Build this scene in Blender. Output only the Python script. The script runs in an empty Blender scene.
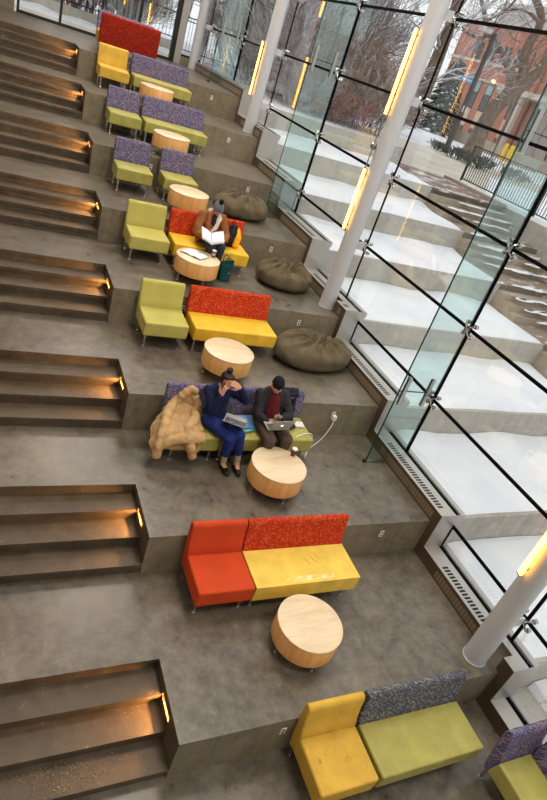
import bpy, bmesh, math, random
from mathutils import Vector, Matrix, noise
random.seed(7)
SC = bpy.context.scene
COL = SC.collection
pi = math.pi
def V(*a): return Vector(a)

# ------------------------------------------------------------------ camera
F = 587.195
CX, CY = 273.5, 400.0
RM = Matrix(((0.889, -0.351, 0.295), (0.048, -0.569, -0.821), (0.456, 0.743, -0.489)))
w_ = V(*RM[2]).normalized()
u_ = V(*RM[0]); u_ = (u_ - w_ * u_.dot(w_)).normalized()
v_ = w_.cross(u_)
CAM = V(-1.84475, -2.51196, 5.50387)
def ray(px, py): return u_ * ((px - CX) / F) + v_ * ((py - CY) / F) + w_
def at_x(px, py, X): r = ray(px, py); return CAM + r * ((X - CAM.x) / r.x)
def at_y(px, py, Y): r = ray(px, py); return CAM + r * ((Y - CAM.y) / r.y)
def at_z(px, py, Z): r = ray(px, py); return CAM + r * ((Z - CAM.z) / r.z)
cd = bpy.data.cameras.new('camera')
cam = bpy.data.objects.new('camera', cd); COL.objects.link(cam)
cam.matrix_world = Matrix(((u_.x, -v_.x, -w_.x, CAM.x), (u_.y, -v_.y, -w_.y, CAM.y), (u_.z, -v_.z, -w_.z, CAM.z), (0, 0, 0, 1)))
cd.sensor_fit = 'VERTICAL'; cd.sensor_height = 36.0; cd.lens = F / 800 * 36
cd.clip_start = 0.05; cd.clip_end = 500
SC.camera = cam

# ------------------------------------------------------------------ materials
def lin(c):
    if len(c) == 4: return tuple(c)
    return tuple(((x / 255) / 12.92 if x / 255 <= .04045 else (((x / 255) + .055) / 1.055) ** 2.4) for x in c) + (1,)
class NT:
    def __init__(s, name):
        m = bpy.data.materials.new(name); m.use_nodes = True
        s.m = m; s.t = m.node_tree; s.t.nodes.clear()
        s.out = s.n('ShaderNodeOutputMaterial')
    def n(s, typ, **kw):
        nd = s.t.nodes.new(typ)
        for k, val in kw.items():
            if k in nd.inputs.keys(): nd.inputs[k].default_value = val
            else: setattr(nd, k, val)
        return nd
    def l(s, a, b): s.t.links.new(a, b)
    def bsdf(s, **kw):
        b = s.n('ShaderNodeBsdfPrincipled')
        for k, val in kw.items(): b.inputs[k].default_value = val
        s.l(b.outputs[0], s.out.inputs[0]); s.b = b; return b
    def co(s, scale=(1, 1, 1), rot=(0, 0, 0), kind='Object'):
        tc = s.n('ShaderNodeTexCoord'); mp = s.n('ShaderNodeMapping')
        mp.inputs['Scale'].default_value = scale; mp.inputs['Rotation'].default_value = rot
        s.l(tc.outputs[kind], mp.inputs[0]); return mp.outputs[0]
    def noise(s, vec, scale, detail=4, rough=.55, dist=0):
        nd = s.n('ShaderNodeTexNoise'); nd.inputs['Scale'].default_value = scale; nd.inputs['Detail'].default_value = detail
        nd.inputs['Roughness'].default_value = rough; nd.inputs['Distortion'].default_value = dist
        s.l(vec, nd.inputs['Vector']); return nd
    def ramp(s, fac, stops, interp='LINEAR'):
        r = s.n('ShaderNodeValToRGB'); r.color_ramp.interpolation = interp
        els = r.color_ramp.elements
        while len(els) < len(stops): els.new(0.5)
        for e, (p, c) in zip(els, stops): e.position = p; e.color = c if len(c) == 4 else lin(c)
        s.l(fac, r.inputs[0]); return r.outputs[0]
    def mix(s, fac, a, b, mode='MIX'):
        x = s.n('ShaderNodeMix', data_type='RGBA', blend_type=mode)
        for sock, val in ((x.inputs[0], fac), (x.inputs[6], a), (x.inputs[7], b)):
            if hasattr(val, 'is_linked'): s.l(val, sock)
            else: sock.default_value = val
        return x.outputs[2]
    def math(s, op, a, b=None):
        x = s.n('ShaderNodeMath', operation=op)
        for i, val in enumerate((a, b)):
            if val is None: continue
            if hasattr(val, 'is_linked'): s.l(val, x.inputs[i])
            else: x.inputs[i].default_value = val
        return x.outputs[0]
    def bump(s, h, strength=.3, dist=.01):
        b = s.n('ShaderNodeBump'); b.inputs['Strength'].default_value = strength; b.inputs['Distance'].default_value = dist
        s.l(h, b.inputs['Height']); s.l(b.outputs[0], s.b.inputs['Normal'])
G0, G1 = (0, 0, 0, 1), (1, 1, 1, 1)
def plain(name, c, rough=.5, metal=0, spec=.5, emit=None, es=1):
    t = NT(name); b = t.bsdf(Roughness=rough, Metallic=metal); b.inputs['Base Color'].default_value = lin(c)
    b.inputs['Specular IOR Level'].default_value = spec
    if emit: b.inputs['Emission Color'].default_value = lin(emit); b.inputs['Emission Strength'].default_value = es
    return t.m
def soft(name, c, var=.12, scale=60, rough=.8, bump=.15, big=3):
    t = NT(name); b = t.bsdf(Roughness=rough); b.inputs['Specular IOR Level'].default_value = .3
    co = t.co(); n1 = t.noise(co, big, 3); n2 = t.noise(co, scale, 2)
    c0 = lin([max(0, x * (1 - var)) for x in c]); c1 = lin([min(255, x * (1 + var)) for x in c])
    base = t.ramp(n1.outputs[0], [(.3, c0), (.7, c1)])
    base = t.mix(t.math('MULTIPLY', n2.outputs[0], .25), base, c0)
    t.l(base, b.inputs['Base Color']); t.bump(n2.outputs[0], bump, .004); return t.m
def concrete(name, dark, mid, light, rough=.45, spots=.5, scale=1., board=False, spec=.4):
    t = NT(name); b = t.bsdf(Roughness=rough); b.inputs['Specular IOR Level'].default_value = spec
    co = t.co((scale, scale, scale))
    n1 = t.noise(co, .8, 6, .62, .3); n2 = t.noise(co, 6, 6, .7, .2); n3 = t.noise(co, 48, 3, .7)
    c = t.ramp(n1.outputs[0], [(.28, dark), (.5, mid), (.74, light)])
    c2 = t.ramp(n2.outputs[0], [(.3, dark), (.66, light)])
    c = t.mix(.5, c, c2)
    vo = t.n('ShaderNodeTexVoronoi'); vo.inputs['Scale'].default_value = 26; t.l(co, vo.inputs['Vector'])
    sp = t.ramp(vo.outputs['Distance'], [(.10, G1), (.24, G0)])
    gate = t.ramp(n2.outputs[0], [(.52, G0), (.64, G1)])
    sel = t.math('MULTIPLY', t.math('MULTIPLY', sp, gate), spots)
    c = t.mix(sel, c, lin((188, 168, 138)))
    grit = t.ramp(n3.outputs[0], [(.62, G0), (.72, G1)])
    c = t.mix(t.math('MULTIPLY', grit, .12), c, lin((52, 45, 36)))
    if board:
        st = t.noise(t.co((3.5, 3.5, .25)), 2.2, 5, .6, .2)
        c = t.mix(.22, c, t.ramp(st.outputs[0], [(.3, dark), (.7, light)]))
        pit = t.ramp(vo.outputs['Distance'], [(.09, G1), (.16, G0)])
        pg = t.ramp(t.noise(co, 2.3, 3).outputs[0], [(.54, G0), (.6, G1)])
        c = t.mix(t.math('MULTIPLY', t.math('MULTIPLY', pit, pg), .55), c, lin((60, 54, 44)))
    t.l(c, b.inputs['Base Color'])
    rr = t.ramp(n2.outputs[0], [(.3, (rough * .8,) * 3 + (1,)), (.7, (min(1, rough * 1.25),) * 3 + (1,))])
    t.l(rr, b.inputs['Roughness']); t.bump(n2.outputs[0], .12, .006); return t.m
def dashes(name, base, alt, fleck, s=46, third=None, lo=.0):
    """upholstery woven with short diagonal dashes"""
    t = NT(name); b = t.bsdf(Roughness=.85); b.inputs['Specular IOR Level'].default_value = .25
    tc = t.n('ShaderNodeTexCoord'); sx = t.n('ShaderNodeSeparateXYZ'); t.l(tc.outputs['Object'], sx.inputs[0])
    cb = t.n('ShaderNodeCombineXYZ'); t.l(t.math('ADD', sx.outputs[0], t.math('MULTIPLY', sx.outputs[1], .7)), cb.inputs[0])
    t.l(t.math('ADD', sx.outputs[2], t.math('MULTIPLY', sx.outputs[1], .8)), cb.inputs[1])
    def layer(rot, scale, off):
        mp = t.n('ShaderNodeMapping', vector_type='TEXTURE'); mp.inputs['Rotation'].default_value = (0, 0, rot); mp.inputs['Scale'].default_value = (1 / (s * scale[0]), 1 / (s * scale[1]), 1)
        mp.inputs['Location'].default_value = (off, off * .37, 0); t.l(cb.outputs[0], mp.inputs[0])
        vo = t.n('ShaderNodeTexVoronoi', voronoi_dimensions='2D', distance='CHEBYCHEV'); vo.inputs['Randomness'].default_value = .35
        vo.inputs['Scale'].default_value = 1; t.l(mp.outputs[0], vo.inputs['Vector'])
        m = t.ramp(vo.outputs['Distance'], [(.34, G1), (.42, G0)])
        sep = t.n('ShaderNodeSeparateColor'); t.l(vo.outputs['Color'], sep.inputs[0])
        return m, sep.outputs[0], sep.outputs[1]
    m1, r1, q1 = layer(pi / 4, (1, .42), 0)
    m2, r2, q2 = layer(-pi / 4, (1, .42), 3.1)
    g1 = t.math('MULTIPLY', m1, t.math('GREATER_THAN', r1, .35))
    g2 = t.math('MULTIPLY', m2, t.math('GREATER_THAN', r2, .62))
    c = t.mix(g1, lin(base), lin(alt))
    c = t.mix(g2, c, lin(third or alt))
    m3, r3, q3 = layer(pi / 4, (1, .5), 7.7)
    c = t.mix(t.math('MULTIPLY', m3, t.math('GREATER_THAN', r3, .80)), c, lin(fleck))
    t.l(c, b.inputs['Base Color']); return t.m
def vinyl(name, c, rough=.5, stain=None, scuff=None):
    t = NT(name); b = t.bsdf(Roughness=rough); b.inputs['Specular IOR Level'].default_value = .35
    co = t.co(); n1 = t.noise(co, 4, 4); n2 = t.noise(co, 120, 2)
    base = t.ramp(n1.outputs[0], [(.3, lin([x * .92 for x in c])), (.7, lin([min(255, x * 1.05) for x in c]))])
    if stain:
        n3 = t.noise(t.co((1, 1, 1)), 7.5, 5, .65, .6)
        base = t.mix(t.math('MULTIPLY', t.ramp(n3.outputs[0], [(.615, G0), (.66, G1)]), .55), base, lin(stain))
    if scuff:
        sx = t.n('ShaderNodeSeparateXYZ'); tc = t.n('ShaderNodeTexCoord'); t.l(tc.outputs['Object'], sx.inputs[0])
        n4 = t.noise(t.co((18, 40, 30)), 1, 5, .8)
        band = t.ramp(sx.outputs[1], [(.0, G0), (.001, G1)])
        x0, x1, y0, y1 = scuff
        ix = t.math('MULTIPLY', t.math('GREATER_THAN', sx.outputs[0], x0), t.math('LESS_THAN', sx.outputs[0], x1))
        iy = t.math('MULTIPLY', t.math('GREATER_THAN', sx.outputs[1], y0), t.math('LESS_THAN', sx.outputs[1], y1))
        msk = t.math('MULTIPLY', t.math('MULTIPLY', ix, iy), t.ramp(n4.outputs[0], [(.5, G0), (.56, G1)]))
        base = t.mix(msk, base, lin((236, 228, 205)))
    t.l(base, b.inputs['Base Color']); t.bump(n2.outputs[0], .06, .002); return t.m
def wood(name, c0, c1, rot=(0, 0, 0), sc=(1.2, 14, 14), rough=.35):
    t = NT(name); b = t.bsdf(Roughness=rough); b.inputs['Specular IOR Level'].default_value = .4
    co = t.co(sc, rot); n1 = t.noise(co, 1.6, 5, .6, .6); n2 = t.noise(co, 9, 3)
    c = t.ramp(n1.outputs[0], [(.3, c0), (.7, c1)])
    c = t.mix(t.math('MULTIPLY', n2.outputs[0], .22), c, lin(c0))
    t.l(c, b.inputs['Base Color']); return t.m
def glassmat(name, tint, ior=1.5, gain=1.0):
    t = NT(name)
    tr = t.n('ShaderNodeBsdfTransparent'); tr.inputs[0].default_value = tint
    gl = t.n('ShaderNodeBsdfGlossy'); gl.inputs['Roughness'].default_value = .0; gl.inputs[0].default_value = (gain, gain, gain, 1)
    fr = t.n('ShaderNodeLayerWeight'); fr.inputs['Blend'].default_value = .5
    fac = t.math('ADD', .085, t.math('MULTIPLY', .9, t.math('POWER', fr.outputs['Facing'], 5.0)))
    mx = t.n('ShaderNodeMixShader'); t.l(fac, mx.inputs[0]); t.l(tr.outputs[0], mx.inputs[1]); t.l(gl.outputs[0], mx.inputs[2])
    t.l(mx.outputs[0], t.out.inputs[0]); return t.m
def bark(name, c0, c1, snow=.0, scale=8):
    t = NT(name); b = t.bsdf(Roughness=.95); b.inputs['Specular IOR Level'].default_value = .1
    co = t.co((1, 1, .3)); n = t.noise(co, scale, 6, .7)
    c = t.ramp(n.outputs[0], [(.35, c0), (.65, c1)])
    if snow:
        ge = t.n('ShaderNodeNewGeometry'); sx = t.n('ShaderNodeSeparateXYZ'); t.l(ge.outputs['Normal'], sx.inputs[0])
        n2 = t.noise(t.co(), 1.7, 4, .7)
        k = t.math('ADD', sx.outputs[2], t.math('MULTIPLY', t.math('SUBTRACT', n2.outputs[0], .5), 2.2))
        c = t.mix(t.math('MULTIPLY', t.ramp(k, [(1 - snow, G0), (1 - snow + .12, G1)]), 1.0), c, lin((240, 240, 244)))
    t.l(c, b.inputs['Base Color']); t.bump(n.outputs[0], .6, .05); return t.m

M = {}
M['floor'] = concrete('polished_concrete', (58, 51, 42), (90, 82, 70), (132, 122, 107), .33, .5, spec=.5)
M['stair'] = concrete('stair_concrete', (54, 45, 33), (78, 66, 50), (104, 90, 72), .55, .6)
M['riser'] = concrete('riser_concrete', (76, 68, 52), (116, 106, 86), (154, 142, 118), .7, .1, board=True)
M['outcrete'] = concrete('weathered_concrete', (146, 140, 130), (180, 174, 163), (204, 198, 187), .85, .1, board=True)
M['brownstep'] = concrete('damp_concrete', (140, 126, 110), (172, 156, 136), (196, 182, 162), .85, .1)
M['wallpaint'] = plain('wall_paint', (205, 200, 192), .9)
M['ceilpaint'] = plain('ceiling_paint', (225, 222, 216), .9)
M['white'] = plain('white_paint', (186, 186, 188), .4)
M['offwhite'] = plain('off_white_plastic', (228, 226, 220), .5)
M['black'] = plain('black_metal', (16, 15, 15), .45)
M['rubber'] = plain('black_silicone', (9, 9, 9), .9, 0, .1)
M['chrome'] = plain('chrome', (210, 208, 205), .16, 1)
M['steel'] = plain('brushed_steel', (168, 166, 162), .35, 1)
M['alu'] = plain('anodised_aluminium', (176, 172, 166), .42, .55)
M['bronze_shaded_alu'] = plain('bronze_and_shaded_aluminium', (92, 76, 58), .45, .35)  # aluminium radiator fronts with their dark reflection painted in; also bronze for lamp trims
M['slot'] = plain('dark_slot', (22, 20, 18), .8)
M['louver'] = plain('louvre_metal', (138, 120, 98), .5, .3)
M['glass'] = glassmat('clear_glass', (.97, .985, .98, 1))
M['fin'] = glassmat('teal_glass', (.80, .90, .885, 1))
M['finedge'] = plain('glass_edge', (18, 62, 62), .2)
M['purple'] = dashes('purple_patterned_fabric', (88, 84, 116), (120, 117, 142), (160, 120, 104), 62, (62, 58, 100))
M['grey'] = dashes('grey_patterned_fabric', (80, 84, 96), (108, 110, 118), (156, 146, 112), 62, (58, 62, 78))
M['redpat'] = dashes('red_patterned_fabric', (178, 42, 16), (198, 68, 24), (208, 108, 48), 72, (160, 32, 12))
M['deepred'] = dashes('deep_red_patterned_fabric', (138, 28, 10), (154, 38, 14), (160, 48, 18), 44, (120, 22, 8))
M['green'] = vinyl('green_vinyl', (166, 158, 82))
M['lime'] = soft('lime_fabric', (186, 176, 92), .05, 150, .8, .1)
M['yellow'] = vinyl('yellow_vinyl', (230, 184, 50))
M['yellow_worn'] = vinyl('yellow_worn_vinyl', (232, 196, 82), scuff=(-.30, .36, -.325, -.262))
M['gold'] = vinyl('gold_fabric', (208, 166, 64), .75, stain=(112, 80, 30))
M['gold2'] = vinyl('gold_plain_fabric', (208, 166, 62), .75)
M['orange'] = soft('orange_fabric', (198, 68, 26), .05, 150, .85, .1)
M['top'] = wood('maple_lit_top', lin((210, 186, 148)), lin((232, 212, 178)), (0, 0, .5), (1.4, 9, 9))  # table maple seen from above, paleness from the light painted in
M['side'] = wood('maple_shaded_side', lin((206, 148, 82)), lin((226, 176, 110)), (0, 0, 0), (9, 9, .8))  # same maple on the drum side, painted darker as the less lit face
M['suede'] = soft('taupe_suede', (98, 87, 66), .12, 90, .95, .2, 5)
M['skin'] = soft('skin', (206, 150, 122), .05, 40, .55, .05)
M['navy'] = soft('navy_knit', (22, 26, 62), .2, 90, .9, .3)
M['blue'] = soft('blue_trousers', (28, 44, 112), .15, 90, .85, .2)
M['darkjacket'] = soft('charcoal_jacket', (34, 32, 35), .2, 60, .7, .2)
M['coatblack'] = soft('dark_coat_cloth', (26, 28, 40), .2, 60, .8, .2)
M['maroon'] = soft('maroon_cloth', (96, 26, 30), .1, 60, .9)
M['brownpants'] = soft('brown_trousers', (84, 68, 60), .15, 60, .9)
M['greypants'] = soft('slate_trousers', (50, 52, 66), .15, 60, .9)
M['hairdark'] = soft('dark_hair', (36, 24, 20), .3, 120, .5, .3)
M['hairauburn'] = soft('auburn_hair', (150, 82, 40), .25, 120, .5, .3)
M['hatblack'] = soft('black_knit', (18, 18, 20), .2, 120, .95, .3)
M['hatgrey'] = soft('grey_knit', (98, 98, 104), .25, 110, .95, .5)
M['tancoat'] = soft('tan_suede_coat', (140, 90, 48), .15, 60, .9, .2, 8)
M['fleece'] = soft('cream_fleece', (226, 216, 196), .06, 60, .95, .6)
M['beige'] = soft('beige_down_cloth', (184, 148, 102), .08, 40, .75, .1, 6)
M['sock'] = soft('grey_sock', (168, 160, 142), .15, 80, .95, .2)
M['shoe'] = plain('black_leather', (16, 15, 16), .3)
M['paper'] = plain('paper', (236, 236, 240), .8)
M['print'] = plain('printed_lines', (182, 182, 192), .8)
M['bookcover'] = plain('green_cover', (36, 84, 66), .6)
M['silver'] = plain('silver_case', (188, 184, 178), .35, .5)
M['keys'] = plain('dark_keys', (44, 44, 48), .5)
M['screen'] = plain('dark_screen', (24, 26, 34), .15)
M['logo'] = plain('glowing_emblem', (250, 250, 250), .4, emit=(255, 255, 255), es=.9)
M['folder'] = plain('blue_folder', (112, 158, 214), .5)
M['aqua'] = plain('aqua_folder', (104, 190, 206), .5)
M['cupbrown'] = plain('brown_paper_cup', (92, 46, 36), .5)
M['teal'] = soft('teal_cloth', (10, 66, 66), .15, 60, .85)
M['packyellow'] = soft('yellow_nylon', (246, 176, 10), .05, 60, .6)
M['packblack'] = soft('black_nylon', (22, 20, 20), .15, 60, .7)
M['gravel'] = soft('grit', (150, 124, 92), .4, 200, .9, 0, 90)
M['brick'] = None
M['snow'] = None

def brickmat():
    t = NT('red_brick'); b = t.bsdf(Roughness=.9)
    tc = t.n('ShaderNodeTexCoord'); sx = t.n('ShaderNodeSeparateXYZ'); t.l(tc.outputs['Object'], sx.inputs[0])
    cb = t.n('ShaderNodeCombineXYZ'); t.l(t.math('ADD', sx.outputs[0], sx.outputs[1]), cb.inputs[0]); t.l(sx.outputs[2], cb.inputs[1])
    br = t.n('ShaderNodeTexBrick'); t.l(cb.outputs[0], br.inputs['Vector']); br.inputs['Scale'].default_value = 2.2
    br.inputs['Color1'].default_value = lin((190, 122, 98)); br.inputs['Color2'].default_value = lin((170, 104, 82)); br.inputs['Mortar'].default_value = lin((182, 140, 122))
    br.inputs['Mortar Size'].default_value = .02
    n = t.noise(t.co(), .35, 4); c = t.mix(.3, br.outputs[0], t.ramp(n.outputs[0], [(.3, (166, 102, 82)), (.7, (196, 132, 110))]))
    t.l(c, b.inputs['Base Color']); return t.m
M['brick'] = brickmat()
def snowmat():
    t = NT('snow'); b = t.bsdf(Roughness=.9); b.inputs['Specular IOR Level'].default_value = .1
    n = t.noise(t.co(), .9, 6, .6)
    c = t.ramp(n.outputs[0], [(.3, (226, 228, 234)), (.6, (243, 243, 246))])
    n2 = t.noise(t.co((1, 1.6, 1)), 2.6, 5, .75, .3); n3 = t.noise(t.co(), .32, 2)
    pk = t.math('MULTIPLY', t.ramp(n2.outputs[0], [(.63, G0), (.68, G1)]), t.ramp(n3.outputs[0], [(.5, G0), (.6, G1)]))
    c = t.mix(t.math('MULTIPLY', pk, .45), c, lin((150, 140, 126)))
    t.l(c, b.inputs['Base Color']); t.bump(n2.outputs[0], .25, .03); return t.m
M['snow'] = snowmat()
def pavemat(name, c0, c1, snow=.5):
    t = NT(name); b = t.bsdf(Roughness=.9)
    br = t.n('ShaderNodeTexBrick'); t.l(t.co(), br.inputs['Vector']); br.inputs['Scale'].default_value = 2.5
    br.inputs['Color1'].default_value = lin(c0); br.inputs['Color2'].default_value = lin(c1); br.inputs['Mortar'].default_value = lin((120, 110, 100))
    n = t.noise(t.co((1, 2.2, 1)), 1.8, 6, .7)
    c = t.mix(t.ramp(n.outputs[0], [(snow, G0), (snow + .08, G1)]), br.outputs[0], lin((236, 234, 234)))
    t.l(c, b.inputs['Base Color']); return t.m
M['pavers'] = pavemat('brick_pavers', (152, 120, 100), (132, 106, 92), .52)
M['road'] = None
t = NT('sanded_path'); b = t.bsdf(Roughness=.9); n = t.noise(t.co(), .7, 6, .65)
t.l(t.ramp(n.outputs[0], [(.3, (196, 182, 162)), (.7, (226, 218, 206))]), b.inputs['Base Color']); M['road'] = t.m
M['stepsnow'] = pavemat('snowy_step', (158, 136, 114), (148, 128, 108), .56)
M['bark'] = bark('bark', (84, 70, 60), (142, 124, 110), .34)
M['twig'] = bark('twig', (132, 116, 114), (176, 162, 160), .78, 3)
M['redtwig'] = bark('red_twig', (128, 100, 86), (168, 138, 122), .62, 3)
M['greytwig'] = bark('grey_twig', (110, 102, 104), (160, 152, 154), .78, 3)
M['evergreen'] = bark('evergreen', (44, 66, 54), (78, 100, 84), .04, 5)
M['winglass'] = plain('building_glass', (62, 76, 80), .12)
M['blind'] = plain('window_blind', (142, 178, 172), .6)
M['tanpanel'] = plain('tan_panel', (206, 186, 158), .8)
M['stone'] = plain('pale_stone', (206, 196, 186), .8)
M['palewall'] = plain('pale_render', (190, 184, 182), .9)
M['lampmetal'] = plain('lamp_metal', (74, 66, 66), .5, .3)
M['signblue'] = plain('sign_blue', (30, 140, 214), .5)
M['hydrant'] = plain('yellow_paint', (240, 206, 20), .5)
M['warm'] = plain('warm_lamp', (255, 230, 170), .4, emit=(255, 200, 100), es=4)
M['strip'] = plain('led_strip', (255, 220, 140), .4, emit=(255, 182, 66), es=11)
M['amber'] = plain('amber_led', (255, 190, 80), .4, emit=(255, 172, 62), es=8)
M['panel'] = plain('fill_light_panel', (255, 255, 255), .4, emit=(255, 240, 220), es=.9)  # glow of the added ceiling fill panels
M['stepled'] = plain('step_lamp', (255, 190, 90), .4, emit=(255, 150, 50), es=2.5)

# ------------------------------------------------------------------ mesh builder
class MB:
    def __init__(s): s.bm = bmesh.new()
    def box(s, x0, x1, y0, y1, z0, z1):
        vs = [s.bm.verts.new(p) for p in ((x0, y0, z0), (x1, y0, z0), (x1, y1, z0), (x0, y1, z0), (x0, y0, z1), (x1, y0, z1), (x1, y1, z1), (x0, y1, z1))]
        for f in ((3, 2, 1, 0), (4, 5, 6, 7), (0, 1, 5, 4), (1, 2, 6, 5), (2, 3, 7, 6), (3, 0, 4, 7)): s.bm.faces.new([vs[i] for i in f])
        return s
    def poly(s, pts):
        s.bm.faces.new([s.bm.verts.new(p) for p in pts]); return s
    def prism(s, prof, a, b, axis='x'):
        def mk(p, t): return {'x': (t, p[0], p[1]), 'y': (p[0], t, p[1]), 'z': (p[0], p[1], t)}[axis]
        A = [s.bm.verts.new(mk(p, a)) for p in prof]; B = [s.bm.verts.new(mk(p, b)) for p in prof]
        n = len(prof); s.bm.faces.new(A[::-1]); s.bm.faces.new(B)
        for i in range(n): s.bm.faces.new((A[i], A[(i + 1) % n], B[(i + 1) % n], B[i]))
        return s
    def rings(s, rings, cap=True, closed=True):
        R = [[s.bm.verts.new(p) for p in r] for r in rings]; n = len(R[0])
        for a, b in zip(R, R[1:]):
            for i in range(n if closed else n - 1):
                j = (i + 1) % n; s.bm.faces.new((a[i], a[j], b[j], b[i]))
        if cap: s.bm.faces.new(R[0][::-1]); s.bm.faces.new(R[-1])
        return s
    def cyl(s, p0, p1, r0, r1=None, n=16, cap=True):
        return s.tube([p0, p1], [r0, r0 if r1 is None else r1], n, cap)
    def tube(s, pts, rad, n=8, cap=True):
        pts = [Vector(p) for p in pts]
        if not hasattr(rad, '__len__'): rad = [rad] * len(pts)
        rs = []; prev = None
        for i, p in enumerate(pts):
            d = (pts[min(i + 1, len(pts) - 1)] - pts[max(i - 1, 0)])
            d = d.normalized() if d.length > 1e-9 else V(0, 0, 1)
            if prev is None:
                a = d.orthogonal().normalized()
            else:
                a = prev - d * prev.dot(d)
                a = a.normalized() if a.length > 1e-6 else d.orthogonal().normalized()
            prev = a; b = d.cross(a)
            rs.append([p + (a * math.cos(2 * pi * k / n) + b * math.sin(2 * pi * k / n)) * rad[i] for k in range(n)])
        return s.rings(rs, cap)
    def lathe(s, prof, c=(0, 0, 0), n=48, cap=True):
        c = Vector(c)
        return s.rings([[c + V(r * math.cos(2 * pi * k / n), r * math.sin(2 * pi * k / n), z) for k in range(n)] for r, z in prof], cap)
    def ell(s, c, r, n=16, m=10, rot=None):
        c = Vector(c); r = r if hasattr(r, '__len__') else (r, r, r)
        rot = rot or Matrix.Identity(3); R = []
        for i in range(m + 1):
            th = pi * (0.03 + .94 * i / m)
            R.append([c + rot @ V(r[0] * math.sin(th) * math.cos(2 * pi * k / n), r[1] * math.sin(th) * math.sin(2 * pi * k / n), -r[2] * math.cos(th)) for k in range(n)])
        return s.rings(R)
    def limb(s, pts, rad, n=12):
        """closed tapered limb with rounded joints (later fused by a voxel remesh)"""
        if not hasattr(rad, '__len__'): rad = [rad] * len(pts)
        for (p, q), (r, t) in zip(zip(pts, pts[1:]), zip(rad, rad[1:])):
            s.cyl(p, q, r, t, n)
        for p, r in zip(pts, rad): s.ell(p, r, n, 8)
        return s
    def grid(s, fn, nu, nv, wrap=False):
        g = [[s.bm.verts.new(fn(i / nu, j / nv)) for i in range(nu + 1)] for j in range(nv + 1)]
        for j in range(nv):
            for i in range(nu): s.bm.faces.new((g[j][i], g[j][i + 1], g[j + 1][i + 1], g[j + 1][i]))
        return s
    def build(s, name, mat, parent=None, smooth=False, bevel=0, seg=2, angle=.6, mats=None):
        me = bpy.data.meshes.new(name)
        bmesh.ops.recalc_face_normals(s.bm, faces=s.bm.faces[:])
        if smooth:
            for f in s.bm.faces: f.smooth = True
        s.bm.to_mesh(me); s.bm.free()
        if isinstance(mat, str): mat = M[mat]
        me.materials.append(mat)
        o = bpy.data.objects.new(name, me); COL.objects.link(o)
        if parent: o.parent = parent
        if bevel:
            b = o.modifiers.new('bevel', 'BEVEL'); b.width = bevel; b.segments = seg; b.limit_method = 'ANGLE'; b.angle_limit = angle
            if smooth: b.harden_normals = False
        if smooth and bevel:
            wn = o.modifiers.new('wn', 'WEIGHTED_NORMAL'); wn.keep_sharp = True
        return o
def sharp(o, ang=.7):
    me = o.data
    bm = bmesh.new(); bm.from_mesh(me)
    for e in bm.edges:
        if len(e.link_faces) == 2 and e.calc_face_angle() > ang: e.smooth = False
    bm.to_mesh(me); bm.free(); return o
def empty(name, loc, rz=0, label=None, cat=None, group=None):
    o = bpy.data.objects.new(name, None); COL.objects.link(o); o.location = loc; o.rotation_euler = (0, 0, rz); o.empty_display_size = .1
    return tag(o, label, cat, group)
def tag(o, label=None, cat=None, group=None, kind=None):
    if label: o['label'] = label
    if cat: o['category'] = cat
    if group: o['group'] = group
    if kind: o['kind'] = kind
    return o
def copy_tree(o, parent=None):
    c = o.copy(); COL.objects.link(c)
    if parent: c.parent = parent
    for ch in list(o.children): copy_tree(ch, c)
    return c
def struct(o): o['kind'] = 'structure'; return o
def recentre(o):
    me = o.data; c = sum((v.co for v in me.vertices), V(0, 0, 0)) / len(me.vertices)
    zmin = min(v.co.z for v in me.vertices); c.z = zmin
    for v in me.vertices: v.co -= c
    o.location = Vector(o.location) + c; return o

H, D, R_ = 0.6, 2.0, 0.886     # tier rise, tier depth, stair going
XR = 4.1                       # right end of the tiers
XL = -6.2
GX = lambda y: 4.43 + .004 * (y - 3)
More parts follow.
